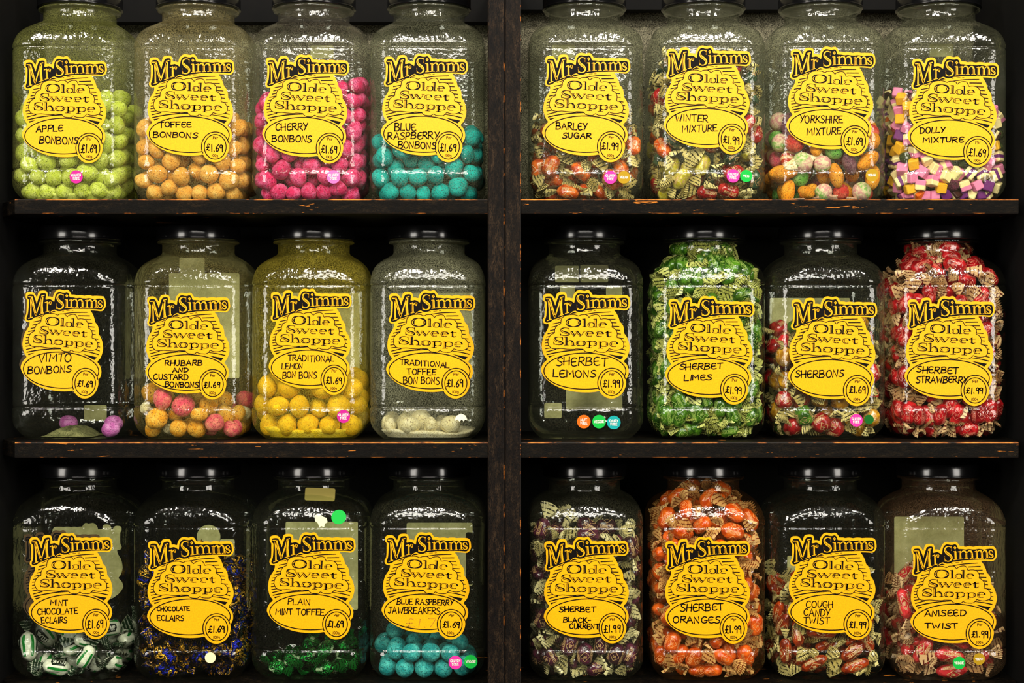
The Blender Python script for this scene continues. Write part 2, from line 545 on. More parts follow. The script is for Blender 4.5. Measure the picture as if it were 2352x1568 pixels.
    fill(bm, CLOUD, Y2, 1)
    stroke(bm, CLOUD, K3, 0, 18, True, closed=True, sub=4)
    K = lambda pts, w=20, sm=False: stroke(bm, pts, K3, 0, w, sm)
    Yl = lambda pts, w=11, sm=False: stroke(bm, pts, Y4, 1, w, sm)

    def ring(cx, cy, rx, ry, tl, tr, thin, a0=0, a1=360, lay=K3, mat=0):
        n = 40
        pts = []
        for i in range(n + 1):
            t = math.radians(a0 + (a1 - a0) * i / n)
            cth = math.cos(t)
            w = thin + (abs(cth) ** 1.5) * ((tr if cth > 0 else tl) - thin)
            pts.append((cx + (rx - w / 2) * math.cos(t), cy + (ry - thin / 2) * math.sin(t), w))
        stroke(bm, pts, lay, mat)

    def arcl(cx, cy, rx, ry, a0, a1, w=11):
        stroke(bm, [(cx + rx * math.cos(math.radians(a0 + (a1 - a0) * i / 12)), cy + ry * math.sin(math.radians(a0 + (a1 - a0) * i / 12)),
                     w * math.sin(math.pi * (0.12 + 0.76 * i / 12))) for i in range(13)], Y4, 1)

    def let_e(cx, cy, rx=100, ry=61):
        ring(cx, cy, rx, ry, 56, 44, 13, 60, 360)
        K([(cx - rx + 30, cy - 4), (cx + rx - 4, cy - 4)], 12)
        arcl(cx, cy, rx - 20, ry - 12, 118, 232, 13)

    def let_S(dx, dy):
        q = lambda x, yy, w: (x + dx, yy + dy, w)
        K([q(792,1078,8),q(775,1018,14),q(690,1000,16),q(612,1022,34),q(598,1060,48),q(655,1095,54),q(735,1118,56),q(786,1148,46),q(755,1176,26),q(680,1184,16),q(600,1165,18),q(570,1112,8)], 20, True)
        fill(bm, [(778+dx,998+dy),(795+dx,998+dy),(798+dx,1082+dy),(780+dx,1070+dy)], K3, 0, False)
        fill(bm, [(565+dx,1105+dy),(580+dx,1112+dy),(600+dx,1182+dy),(572+dx,1182+dy)], K3, 0, False)
        Yl([q(598,1030,4),q(600,1066,12),q(660,1104,13),q(730,1126,13),q(772,1152,5)], 11, True)

    ring(890, 876, 184, 104, 78, 78, 15)
    arcl(890, 876, 158, 80, 128, 232, 16); arcl(890, 876, 134, 78, -48, 48, 16)
    K([(1148,795),(1148,975)], 62); K([(1095,794),(1175,786)], 16); K([(1090,978),(1206,978)], 16); Yl([(1134,805),(1134,965)], 13)
    ring(1312, 932, 92, 62, 52, 40, 13); arcl(1312, 932, 74, 48, 118, 240, 13)
    K([(1420,795),(1412,985)], 52); K([(1360,797),(1445,788)], 16); K([(1395,986),(1472,982)], 15); Yl([(1407,805),(1400,972)], 12)
    let_e(1584, 934)
    let_S(0, 0)
    K([(838,1085),(912,1190)], 54); K([(908,1195),(985,1085)], 15); K([(968,1085),(1062,1190)], 54); K([(1058,1195),(1150,1085)], 15)
    for a in ((808,892),(930,1012),(1105,1182)):
        K([(a[0],1080),(a[1],1080)], 13)
    Yl([(835,1095),(898,1180)], 12); Yl([(966,1095),(1046,1180)], 12)
    let_e(1276, 1142); let_e(1512, 1146)
    K([(1692,1075,14),(1690,1110,56),(1692,1170,56),(1715,1203,34),(1750,1206,20),(1790,1186,8)], 20, True); K([(1635,1112),(1792,1102)], 15)
    fill(bm, [(1635,1112),(1718,1062),(1718,1112)], K3, 0, False); Yl([(1676,1115),(1676,1185)], 12)
    let_S(-152, 215)
    K([(722,1218),(720,1405)], 58); K([(672,1222),(750,1212)], 15); K([(668,1408),(775,1408)], 15); Yl([(707,1228),(706,1398)], 12)
    K([(742,1335,10),(790,1300,18),(848,1308,38),(876,1350,54)], 20, True); K([(876,1345),(882,1408)], 54); K([(828,1412),(940,1414)], 15); Yl([(864,1345),(866,1402)], 12)
    ring(1066, 1362, 120, 63, 62, 62, 13); arcl(1066, 1362, 100, 47, 125, 235, 14); arcl(1066, 1362, 84, 46, -50, 50, 13)
    for dx, dy in ((0, 0), (262, 12)):
        K([(1264+dx,1318+dy),(1258+dx,1465+dy)], 54); K([(1200+dx,1326+dy),(1275+dx,1314+dy)], 15); K([(1198+dx,1466+dy),(1328+dx,1468+dy)], 15); Yl([(1250+dx,1330+dy),(1244+dx,1455+dy)], 12)
        ring(1345+dx, 1372+dy, 104, 62, 40, 56, 13); arcl(1345+dx, 1372+dy, 76, 46, -55, 55, 13)
    let_e(1846, 1384, 104, 66)
    out['shop_title_artwork'] = bm

    # the oval for the flavour
    bm = bmesh.new()
    stroke(bm, ellipse_pts(1160, 2017, 968, 425, 110), K1, 0, 25, closed=True)
    out['printed_oval'] = bm
    # the price roundel
    bm = bmesh.new()
    fill(bm, ellipse_pts(1797, 2300, 322, 347, 64), Y2, 1, False)
    stroke(bm, [(1797 + 333 * math.cos(math.radians(a)), 2296 + 348 * math.sin(math.radians(a))) for a in np.linspace(152, 345, 60)], K3, 0, 24)
    stroke(bm, ellipse_pts(1796, 2300, 264, 293, 64), K3, 0, 24, closed=True)
    hand_text(bm, 'Per', 1738, 2055, 1858, 2118, K3, 13)
    hand_text(bm, '100g', 1712, 2478, 1866, 2535, K3, 12)
    out['price_roundel'] = bm
    return out


M = {}
M['ink'] = flat_mat('printed_ink', (6, 3, 2), 0.6, .1)
tt = NT('yellow_label_paper')
vv = tt.obj()
cc = tt.mix(tt.ramp(tt.noise(700, 2, 0.7, vv), [(0.3, (0, 0, 0)), (0.6, (1, 1, 1))]), lin((216, 152, 4)), lin((238, 172, 6)))
M['yellow'] = tt.pbr(cc, 0.4, spec=0.22)
tt = NT('shaded_yellow_paper')  # older label's yellow, its shade put into the dark brownish colour
cc = tt.mix(tt.ramp(tt.noise(90, 3, 0.7), [(0.35, (0, 0, 0)), (0.6, (1, 1, 1))]), lin((38, 27, 4)), lin((66, 48, 8)))
M['old_yellow'] = tt.pbr(cc, 0.6, spec=0.3)
M['pen'] = flat_mat('marker_pen_ink', (3, 3, 4), 0.6, .1)
M['ghost'] = flat_mat('faded_pen_ink', (176, 122, 20), 0.5)
tt = NT('cream_backing_paper')
cc = tt.mix(tt.ramp(tt.noise(60, 4, 0.7), [(0.35, (0, 0, 0)), (0.65, (1, 1, 1))]), lin((196, 184, 128)), lin((232, 220, 166)))
M['paper'] = tt.pbr(cc, 0.7, spec=0.2)
M['white'] = flat_mat('white_print', (240, 232, 220), 0.5)
M['white_paper'] = flat_mat('white_torn_paper', (232, 228, 196), 0.6)
M['lid'] = NT('black_lid_plastic').pbr(lin((9, 9, 10)), 0.16, spec=0.5)
for nm, c in (('magenta', (184, 30, 132)), ('pale_pink', (198, 104, 170)), ('gold', (164, 130, 16)), ('green', (12, 168, 60)), ('orange', (208, 96, 12)),
              ('teal', (14, 150, 150)), ('dark_green', (10, 88, 24)), ('hot_pink', (222, 48, 150))):
    M['dot_' + nm] = flat_mat('sticker_' + nm, c, 0.6, .15)

LABEL = {}
for k_, bm_ in build_label_meshes().items():
    me_ = bpy.data.meshes.new('shop_label' if k_ == 'sheet' else k_)
    bm_.normal_update()
    bm_.to_mesh(me_)
    bm_.free()
    if k_ == 'sheet':
        me_.materials.append(M['yellow'])
    else:
        me_.materials.append(M['ink'])
        me_.materials.append(M['yellow'])
    LABEL[k_] = me_

# ------------------------------------------------------------------ the jar
HW = 0.0665
PROF = [  # height, half width, corner radius, front bow
    (0.0000, 0.0515, 0.020, 0), (0.0012, 0.0535, 0.021, 0), (0.0060, 0.0585, 0.022, 0), (0.0120, 0.0632, 0.023, 0), (0.0175, 0.0656, 0.024, .2),
    (0.0230, 0.0664, 0.024, .6), (0.0300, 0.0665, 0.024, .8), (0.0352, 0.0665, 0.024, .8), (0.0360, 0.0660, 0.024, .8), (0.0368, 0.0653, 0.024, .8), (0.0378, 0.0653, 0.024, .8),
    (0.0386, 0.0658, 0.024, .8), (0.0400, 0.0661, 0.024, .8), (0.0420, 0.0661, 0.024, .8), (0.0700, 0.0661, 0.024, .8), (0.1100, 0.0661, 0.024, .8), (0.1500, 0.0661, 0.024, .8), (0.1735, 0.0661, 0.024, .8), (0.1755, 0.0661, 0.024, .8),
    (0.1768, 0.0658, 0.024, .8), (0.1776, 0.0653, 0.024, .8), (0.1786, 0.0653, 0.024, .8), (0.1793, 0.0660, 0.024, .8), (0.1800, 0.0665, 0.024, .8), (0.1835, 0.0664, 0.026, .7),
    (0.1870, 0.0661, 0.028, .5), (0.1915, 0.0654, 0.031, .3), (0.1960, 0.0642, 0.034, .1), (0.2000, 0.0625, 0.038, 0), (0.2035, 0.0603, 0.042, 0), (0.2068, 0.0574, 0.046, 0), (0.2095, 0.0541, 0.048, 0),
    (0.2118, 0.0505, 0.0480, 0), (0.2136, 0.0475, 0.0465, 0), (0.2150, 0.0450, 0.0446, 0), (0.2162, 0.0433, 0.0432, 0), (0.2185, 0.0424, 0.0424, 0), (0.2235, 0.0424, 0.0424, 0), (0.2275, 0.0424, 0.0424, 0),
    (0.2285, 0.0432, 0.0432, 0), (0.2292, 0.0472, 0.0472, 0), (0.2300, 0.0480, 0.0480, 0), (0.2312, 0.0480, 0.0480, 0), (0.2320, 0.0470, 0.0470, 0), (0.2328, 0.0452, 0.0452, 0)]
BOW = 0.0010


def section(w, rc, bow, na=9, ns=7):
    rc = min(rc, w - 1e-5)
    pts = []
    for q in range(4):
        a0 = math.pi / 2 * q
        c, s = math.cos(a0), math.sin(a0)
        loc = []
        e = w - rc
        for i in range(ns):       # straight side at local +x running up y
            t = -1 + 2 * i / ns
            loc.append((w + bow * BOW * (1 - t * t), e * t))
        for i in range(na):
            a = math.pi / 2 * i / na
            loc.append((e + rc * math.cos(a), e + rc * math.sin(a)))
        pts += [(x * c - y * s, x * s + y * c) for x, y in loc]
    return pts


def jar_mesh():
    bm = bmesh.new()
    rings = []
    for h, w, rc, bow in PROF:
        rings.append([bm.verts.new((x, y, h)) for x, y in section(w, rc, bow)])
    n = len(rings[0])
    for a, b in zip(rings, rings[1:]):
        for i in range(n):
            j = (i + 1) % n
            bm.faces.new((a[i], a[j], b[j], b[i]))
    # pushed-up base
    prev = rings[0]
    for f, dz in ((0.86, 0.0), (0.78, 0.0006), (0.4, 0.0009)):
        cur = [bm.verts.new((v.co.x * f / (1.0), v.co.y * f, dz)) for v in rings[0]]
        for i in range(n):
            j = (i + 1) % n
            bm.faces.new((cur[i], cur[j], prev[j], prev[i]))
        prev = cur
    bm.faces.new(prev[::-1])
    me = bpy.data.meshes.new('jar_body')
    bm.normal_update()
    bm.to_mesh(me)
    bm.free()
    me.shade_smooth()
    return me


def lid_mesh():
    bm = bmesh.new()
    n = 120
    prof = [(0.0440, 0.2331), (0.0496, 0.2331), (0.0500, 0.2336), (0.0500, 0.2345), (0.0494, 0.2350), (0.0492, 0.2355), (0.0492, 0.2468), (0.0486, 0.2482), (0.0470, 0.2488), (0.0440, 0.2488), (0.0430, 0.2482), (0.0, 0.2482)]
    rings = []
    for r, h in prof:
        if r == 0:
            rings.append([bm.verts.new((0, 0, h))])
            continue
        ridge = 0.0352 + 0.2 < 1 and 0.2350 < h < 0.2475
        rings.append([bm.verts.new(((r + (0.0004 if ridge and i % 2 else 0)) * math.cos(2 * math.pi * i / n), (r + (0.0004 if ridge and i % 2 else 0)) * math.sin(2 * math.pi * i / n), h)) for i in range(n)])
    for a, b in zip(rings, rings[1:]):
        for i in range(n):
            j = (i + 1) % n
            if len(b) == 1:
                bm.faces.new((a[i], a[j], b[0]))
            else:
                bm.faces.new((a[i], a[j], b[j], b[i]))
    bm.faces.new(rings[0][::-1])
    me = bpy.data.meshes.new('lid')
    bm.normal_update()
    bm.to_mesh(me)
    bm.free()
    me.shade_smooth()
    me.materials.append(M['lid'])
    return me


JAR, LID = jar_mesh(), lid_mesh()
JY = HW + 0.0012                      # jar axis behind the front plane
JX = [-0.5145, -0.3735, -0.2360, -0.0988, 0.0862, 0.2280, 0.3675, 0.5080]
JZ = [CZ + 0.1608, CZ - 0.1136, CZ - 0.3925]
GAP = 0.0004

TP = {'E': (122, 1990), 'R': (2235, 440), 'T': (1050, 112), 'B': (1830, 2662)}


def fit_label(E, R, T, B, deg):
    """photograph extents of a label -> scale and position of the template"""
    th = math.radians(deg)
    c, s = math.cos(th), math.sin(th)
    dE, dT = (TP['R'][0] - TP['E'][0], TP['R'][1] - TP['E'][1]), (TP['B'][0] - TP['T'][0], TP['B'][1] - TP['T'][1])
    A = np.array([[c * dE[0], -s * dE[1]], [s * dT[0], c * dT[1]]]) / 10.226
    sx, sy = np.linalg.solve(A, np.array([R - E, B - T]))
    ox = E - (c * sx * TP['E'][0] - s * sy * TP['E'][1]) / 10.226
    oy = T - (s * sx * TP['T'][0] + c * sy * TP['T'][1]) / 10.226
    return sx, sy, ox, oy, th


# row, column -> label extents (left, right, top, bottom, tilt), lines of writing, price
LAB = {
 (0,0): ((50.4,245.5,129,374.6,0), [('APPLE',83,288,144,303),('BONBONS',91,312,179,329)], '£1.69', 0),
 (0,1): ((336,538.7,124.3,372.3,.85), [('TOFFEE',366,280,439,293),('BONBONS',352,303,453,316)], '£1.69', 0),
 (0,2): ((602.4,802,125,375.5,1.3), [('CHERRY',633,284,707,301),('BONBONS',625,311,715,327)], '£1.69', 0),
 (0,3): ((875,1075,122.7,372.3,1.1), [('BLUE',907,282,955,301),('RASPBERRY',891,305,1008,322),('BONBONS',914,325,1001,341)], '£1.69', 0),
 (0,4): ((1245.3,1447.8,121,372.3,.85), [('BARLEY',1277,281,1349,298),('SUGAR',1293,305,1357,318)], '£1.99', 0),
 (0,5): ((1524.3,1725,104.5,354.5,.85), [('WINTER',1552,262,1625,279),('MIXTURE',1567,287,1647,304)], '£1.99', 1),
 (0,6): ((1806,2011,106.8,358.7,2), [('YORKSHIRE',1837,266,1935,284),('MIXTURE',1854,295,1931,312)], '£1.69', 1),
 (0,7): ((2084.4,2294.8,129,384,2.1), [('DOLLY',2113,293,2170,307),('MIXTURE',2121,317,2212,330)], '£1.69', 0),
 (1,0): ((47.5,242.9,664.3,915,2.5), [('VIMTO',89,814,162.5,834),('BONBONS',64,843,162.5,860)], '£1.69', 0),
 (1,1): ((334,528.6,672,917,-.2), [('RHUBARB',379,827,464,839.5),('AND',397,844.5,431.5,854.5),('CUSTARD',352.5,858,432,871.5),('BONBONS',379,875.5,455.5,888.5)], '£1.69', 0),
 (1,2): ((617,807.5,662.5,906.4,.3), [('TRADITIONAL',662,814,767,828.5),('LEMON',647.5,834,695,848),('BON BONS',649,853.5,727,869.5)], '£1.69', 1),
 (1,3): ((886.8,1092,666,915,.85), [('TRADITIONAL',919,825,1031.5,838,.07),('TOFFEE',935,846.5,1000,860.5),('BON BONS',927,865,1009,882)], '£1.69', 1),
 (1,4): ((1242.5,1447.9,666,915,0), [('SHERBET',1278,819.5,1394,840),('LEMONS',1271,848,1367.5,866)], '£1.99', 0),
 (1,5): ((1527.5,1732.9,679.3,928.6,1.3), [('SHERBET',1561.5,836,1658.5,850),('LIMES',1572,861,1633.5,875)], '£1.99', 0),
 (1,6): ((1809.6,2015,680.4,932,1.3), [('SHERBONS',1827.5,851,1936.5,868)], '£1.69', 0),
 (1,7): ((2077.5,2285,679.6,932,.85), [('SHERBET',2106,841,2200,856.5),('STRAWBERRY',2104,864,2222,879.5)], '£1.99', 0),
 (2,0): ((65.7,258.6,1223.5,1467,-.8), [('MINT',116,1376,155,1389.5),('CHOCOLATE',86,1396,178,1411),('ECLAIRS',95,1416.5,154,1431)], '£1.69', 1),
 (2,1): ((337.7,537,1232.6,1477.7,-.8), [('CHOCOLATE',361,1392,435,1403),('ECLAIRS',361,1411,421.5,1424.5)], '£1.69', 1),
 (2,2): ((613,817,1221.8,1468,.7), [('PLAIN',662,1374,712,1388.5),('MINT TOFFEE',633.5,1397,744,1412)], '£1.69', 1),
 (2,3): ((876.5,1082,1221.8,1468,1.2), [('BLUE RASPBERRY',912,1375,1041,1389),('JAWBREAKERS',891,1393.5,1011,1410)], '£1.69', 1),
 (2,4): ((1249,1444,1232.6,1477,-1.3), [('SHERBET',1285,1391,1367,1404),('BLACK-',1294,1416.5,1356,1428),('CURRENT',1308,1430.5,1375,1443.5)], '£1.99', 0),
 (2,5): ((1526.8,1722.8,1232.6,1477.7,-1.1), [('SHERBET',1563,1385,1660,1403),('ORANGES',1546,1414,1653,1430)], '£1.99', 0),
 (2,6): ((1809.7,2013.5,1222.9,1468.4,.4), [('COUGH',1851,1379.5,1912.5,1395),('CANDY',1846,1397,1906,1414.5),('TWIST',1846,1417,1904,1432.5)], '£1.99', 1),
 (2,7): ((2091,2289.7,1243.8,1489.6,-.8), [('ANISEED',2124,1400.5,2217.5,1415.5),('TWIST',2124.5,1429,2199,1441.5)], '£1.99', 0),
}
GF = ['GLUTEN', 'FREE']
DOTS = {
 (0,0): [('magenta', GF, 175, 406, 30)], (0,2): [('pale_pink', GF, 766, 406, 31)],
 (0,4): [('hot_pink', GF, 1402, 407, 30), ('gold', ['VEGAN'], 1433, 407, 29)], (0,5): [('hot_pink', GF, 1684, 404, 30), ('green', ['VEG'], 1714, 404, 28)],
 (0,6): [('gold', ['VEGAN'], 2003, 402, 29)], (1,2): [('magenta', GF, 789, 956, 30)],
 (1,4): [('orange', ['NUT', 'FREE'], 1341, 968, 31), ('green', ['VEGGIE'], 1376, 968, 31), ('teal', ['DAIRY', 'FREE'], 1410, 970, 31)],
 (1,6): [('hot_pink', GF, 1967, 965, 29), ('dark_green', [], 1996, 963, 22)],
 (2,1): [('cream', [], 483, 1510, 25)],
 (2,2): [('green', [], 778, 1187, 34)],
 (2,3): [('hot_pink', GF, 1046, 1521, 31), ('green', ['VEGGIE'], 1081, 1519, 31)],
 (2,7): [('green', ['VEGGIE'], 2203, 1522, 29), ('gold', ['VEGAN'], 2249, 1513, 27)],
}
M['dot_cream'] = flat_mat('sticker_cream', (226, 220, 176), 0.5)
# paper seen through the jar on its back wall: photograph boxes
BACK = {
 (0,2): [(713,104,766,134)], (0,4): [(1268,103,1321,133)], (0,7): [(2135,100,2190,130)],
 (1,0): [(193,930,245,966)], (1,1): [(412,592,470,627),(386,627,550,868)], (1,2): [(640,672,826,870)], (1,3): [(900,672,1090,850)],
 (1,4): [(1275,610,1330,648),(1333,608,1397,648),(1286,655,1320,690),(1392,657,1440,692),(1300,890,1440,940),(1250,925,1290,960)],
 (1,6): [(1768,684,2000,860)], (2,1): [(505,1238,539,1305)],
 (2,2): [(656,1198,822,1400)], (2,3): [(934,1200,1087,1345),(1072,1222,1112,1342)],
 (2,6): [(1808,1276,1838,1350)], (2,7): [(2054,1186,2232,1410)],
}
DUST = {k_: v_ * (.55 if k_[0] == 0 else .5) for k_, v_ in {(0,0): .62, (0,1): .5, (0,2): .28, (0,3): .34, (0,4): .26, (0,5): .22, (0,6): .26, (0,7): .24,
        (1,0): .07, (1,1): .45, (1,2): .85, (1,3): .85, (1,4): .12, (1,5): .03, (1,6): .14, (1,7): .03,
        (2,0): .04, (2,1): .04, (2,2): .06, (2,3): .12, (2,4): .14, (2,5): .16, (2,6): .06, (2,7): .2}.items()}
DCOL = {(0,0): (158,160,84), (0,1): (176,160,104), (0,2): (150,140,120), (1,1): (160,150,90), (1,2): (176,160,58), (2,5): (176,120,60), (2,7): (190,150,110)}

JNAME = {
 (0,0): 'Apple Bonbons', (0,1): 'Toffee Bonbons', (0,2): 'Cherry Bonbons', (0,3): 'Blue Raspberry Bonbons', (0,4): 'Barley Sugar', (0,5): 'Winter Mixture', (0,6): 'Yorkshire Mixture', (0,7): 'Dolly Mixture',
 (1,0): 'nearly empty', (1,1): 'Rhubarb', (1,2): 'Traditional Lemon', (1,3): 'Traditional Toffee', (1,4): 'Sherbet Lemons', (1,5): 'Sherbet Limes', (1,6): 'Sherbons', (1,7): 'Sherbet Strawberry',
 (2,0): 'Mint Chocolate Eclairs', (2,1): 'Chocolate Eclairs', (2,2): 'Plain Mint Toffee', (2,3): 'Jawbreakers', (2,4): 'Sherbet Blackcurrent', (2,5): 'Sherbet Oranges', (2,6): 'Cough Candy Twist', (2,7): 'Aniseed Twist'}
JLABEL = {
 (0,0): 'clear jar marked Apple Bonbons, filled with pale green balls, on the top shelf',
 (0,1): 'dusty clear jar marked Toffee Bonbons with tan balls, between the green and pink jars',
 (0,2): 'clear jar marked Cherry Bonbons, filled with speckled pink balls, on the top shelf',
 (0,3): 'clear jar marked Blue Raspberry Bonbons with turquoise balls, beside the central post',
 (0,4): 'clear jar marked Barley Sugar with orange wrapped sweets, beside the central post',
 (0,5): 'clear jar marked Winter Mixture with many-coloured wrapped sweets on the top shelf',
 (0,6): 'clear jar marked Yorkshire Mixture with assorted unwrapped boiled sweets and a fish sweet',
 (0,7): 'clear jar marked Dolly Mixture, filled with small white, pink and purple cubes',
 (1,0): 'dark, nearly empty jar with three mauve balls and powder, at the middle shelf end',
 (1,1): 'clear jar marked Rhubarb and Custard Bonbons with pink and yellow balls at the bottom',
 (1,2): 'dusty jar marked Traditional Lemon Bon Bons with large bright yellow balls',
 (1,3): 'cloudy jar marked Traditional Toffee Bon Bons with a few white broken balls',
 (1,4): 'empty clear jar marked Sherbet Lemons with orange, green and teal round stickers',
 (1,5): 'clear jar marked Sherbet Limes, full to the neck with green wrapped sweets',
 (1,6): 'clear jar marked Sherbons, half full of amber and red wrapped balls',
 (1,7): 'clear jar marked Sherbet Strawberry, full to the shoulder with red wrapped sweets',
 (2,0): 'dark jar marked Mint Chocolate Eclairs with white and green wrapped sweets low down',
 (2,1): 'dark jar marked Chocolate Eclairs, half full of gold and blue foil sweets',
 (2,2): 'dark jar marked Plain Mint Toffee with a few green foil sweets at the bottom',
 (2,3): 'clear jar marked Blue Raspberry Jawbreakers with large speckled teal balls',
 (2,4): 'clear jar marked Sherbet Black-current, full of dark purple wrapped sweets',
 (2,5): 'clear jar marked Sherbet Oranges, full to the shoulder with orange wrapped sweets',
 (2,6): 'clear jar marked Cough Candy Twist, half full of brown wrapped sweets',
 (2,7): 'clear jar marked Aniseed Twist with red wrapped sweets and a large cream back label',
}


def disc_mesh(bm, cx, cz, r, layer, n=40):
    vs = [bm.verts.new((cx + r * math.cos(2 * math.pi * i / n), -layer, cz + r * math.sin(2 * math.pi * i / n))) for i in range(n)]
    back = [bm.verts.new((v.co.x, v.co.y + 0.00015, v.co.z)) for v in vs]
    bm.faces.new(vs)
    for i in range(n):
        j = (i + 1) % n
        bm.faces.new((vs[j], vs[i], back[i], back[j]))


def paper_sheet(x0, z0, x1, z1, y, rr=0.002):
    bm = bmesh.new()
    pts = []
    for cx, cz, a0 in ((x1 - rr, z1 - rr, 0), (x0 + rr, z1 - rr, 90), (x0 + rr, z0 + rr, 180), (x1 - rr, z0 + rr, 270)):
        for i in range(5):
            a = math.radians(a0 + 90 * i / 4)
            pts.append((cx + rr * math.cos(a), cz + rr * math.sin(a)))
    f = [bm.verts.new((x, y, z)) for x, z in pts]
    b = [bm.verts.new((x, y + 0.0002, z)) for x, z in pts]
    bm.faces.new(f)
    bm.faces.new(b[::-1])
    for i in range(len(f)):
        j = (i + 1) % len(f)
        bm.faces.new((f[j], f[i], b[i], b[j]))
    return bm


def front_y():
    """the y of the outside of a jar's front panel, relative to its axis"""
    return -(0.0661 + 0.0009)


def build_jar(r, c):
    loc = Vector((JX[c], JY, JZ[r] + GAP))
    root = empty('sweet_jar', loc)
    tag(root, JLABEL[(r, c)], 'jar', 'sweet jars on the shelves')
    body = link_mesh('jar_body', JAR, None, root)
    if not len(JAR.materials):
        JAR.materials.append(None)
    body.material_slots[0].link = 'OBJECT'
    body.material_slots[0].material = plastic_mat('clear_plastic', DUST[(r, c)], DCOL.get((r, c), (150, 150, 118)), seed=r * 8 + c)
    link_mesh('lid', LID, None, root)
    rnd = random.Random(100 + r * 8 + c)
    # the shop label
    ext, lines, price, block = LAB[(r, c)]
    sx, sy, ox, oy, th = fit_label(*ext)
    yl = front_y() - 0.0003
    ya = loc.y + yl                                     # world y of the label
    lab = link_mesh('shop_label', LABEL['sheet'], None, root)
    lab.location = (wx(ox, ya) - loc.x, yl, wz(oy, ya) - loc.z)
    lab.scale = (sx * (CAM_D + ya) / CAM_D, 1, sy * (CAM_D + ya) / CAM_D)
    lab.rotation_euler = (0, th, 0)
    for nm in ('shop_name_lettering', 'shop_title_artwork', 'printed_oval', 'price_roundel'):
        link_mesh(nm, LABEL[nm], None, lab)
    bm = bmesh.new()
    cth, sth = math.cos(th), math.sin(th)

    def inv(px, py):       # photograph -> template units
        dx, dy = (px - ox) * 10.226, (py - oy) * 10.226
        return ((cth * dx + sth * dy) / sx, (-sth * dx + cth * dy) / sy)
    for ln in lines:
        tx, x0, y0, x1, y1 = ln[:5]
        xm, ym = (x0 + x1) / 2, (y0 + y1) / 2
        mx, my = inv(xm, ym)
        hw, hh = (x1 - x0) / 2 * 10.226 / sx, (y1 - y0) / 2 * 10.226 / sy
        sl = (ln[5] if len(ln) > 5 else rnd.uniform(-.02, .03)) - sth
        hand_text(bm, tx, mx - hw, my - hh * .92, mx + hw, my + hh * .92, 0.00018, 24 if block else 28, 0, rnd, sl, bool(block))
    link_mesh('handwritten_flavour', bm, M['pen'], lab)
    bm = bmesh.new()
    jx = rnd.uniform(-15, 15)
    hand_text(bm, price, 1592 + jx, 2225 + rnd.uniform(-20, 20), 1978 + jx, 2385 + rnd.uniform(-15, 25), 0.0002, 27, 0, rnd, rnd.uniform(-.03, .06))
    link_mesh('handwritten_price', bm, M['pen'], lab)
    if (r, c) == (2, 3):
        bm = bmesh.new()
        a, b = inv(934, 1420), inv(1000, 1440)
        hand_text(bm, '£1.7', a[0], a[1], b[0], b[1], 0.00014, 15, 0, rnd, 0)
        link_mesh('faded_writing', bm, M['ghost'], lab)
    if (r, c) in ((2, 0), (1, 0)):                      # an older label shows from under the new one
        old = link_mesh('old_label', LABEL['sheet'].copy(), None, root)
        old.data.materials[0] = M['old_yellow']
        dx, dz = (-0.0062, 0.0030) if r == 2 else (-0.0016, -0.0006)
        old.location = lab.location + Vector((dx, 0.00015, dz))
        old.scale, old.rotation_euler = (lab.scale.x * .93, 1, lab.scale.z * .96), lab.rotation_euler
        old['label'] = 'shade-toned older yellow label under the new one'
        if r == 2:
            for nm in ('printed_oval', 'shop_name_lettering', 'shop_title_artwork'):
                me = LABEL[nm].copy()
                if len(me.materials) > 1:
                    me.materials[1] = M['old_yellow']
                p = link_mesh(nm, me, None, old)
                p.scale.y = 0.3
    # round stickers
    for col, words, px, py, d in DOTS.get((r, c), ()):
        h = CZ + (784 - py) * PX - loc.z
        if h > 0.178:                                   # on the sloping shoulder
            hs = [p[0] for p in PROF]; ws = [p[1] for p in PROF]
            w = float(np.interp(h, hs, ws))
            yd = -(w + 0.0040)
            tilt = -math.radians(22)
        else:
            yd, tilt = -(0.0665 + 0.0014), 0
        yy = loc.y + yd
        bm = bmesh.new()
        disc_mesh(bm, 0, 0, d / 2 * PX, 0)
        s = link_mesh('dietary_sticker' if words else 'round_sticker', bm, M['dot_' + col], root)
        s['label'] = f"round {col.replace('_', ' ')} sticker" + (f" reading {' '.join(words)}" if words else '')
        s.location = (wx(px, yy) - loc.x, yd, wz(py, yy) - loc.z)
        s.rotation_euler = (tilt, rnd.uniform(-.06, .06), 0)
        if words:
            bm = bmesh.new()
            R_ = d / 2 * 10.226
            hh = R_ * 0.36
            for i, wd in enumerate(words):
                wwid = R_ * (1.45 if len(wd) >= 6 else 1.25 if len(wd) == 5 else 0.95)
                yc = (i - (len(words) - 1) / 2) * hh * 1.45
                hand_text(bm, wd, -wwid / 2, yc - hh / 2, wwid / 2, yc + hh / 2, 0.0001, R_ * 0.08, 0, None, 0, True)
            link_mesh('sticker_text', bm, M['white'], s)
    # paper on the back wall
    yb = 0.0661 + 0.0012
    for x0, y0, x1, y1 in BACK.get((r, c), ()):
        yy = loc.y + yb
        xa, xb = max(wx(x0, yy) - loc.x, -0.050), min(wx(x1, yy) - loc.x, 0.050)
        if xb - xa < 0.008:
            xa = xb - 0.008
        o = link_mesh('back_label', paper_sheet(xa, wz(y1, yy) - loc.z, xb, wz(y0, yy) - loc.z, yb), M['paper'], root)
        o['label'] = 'cream paper label on the back of the jar'
    if (r, c) == (2, 0):                                # the white back of a shop label, seen through the jar
        o = link_mesh('back_label', LABEL['sheet'].copy(), None, root)
        o.data.materials[0] = M['paper']
        yy = loc.y + yb
        o.location = (wx(284, yy) - loc.x + 0.0045, yb + 0.0001, wz(1192, yy) - loc.z)
        o.scale = (-0.85, 1, 0.85)
        o['label'] = 'cream reverse of a shaped label on the back of the jar'
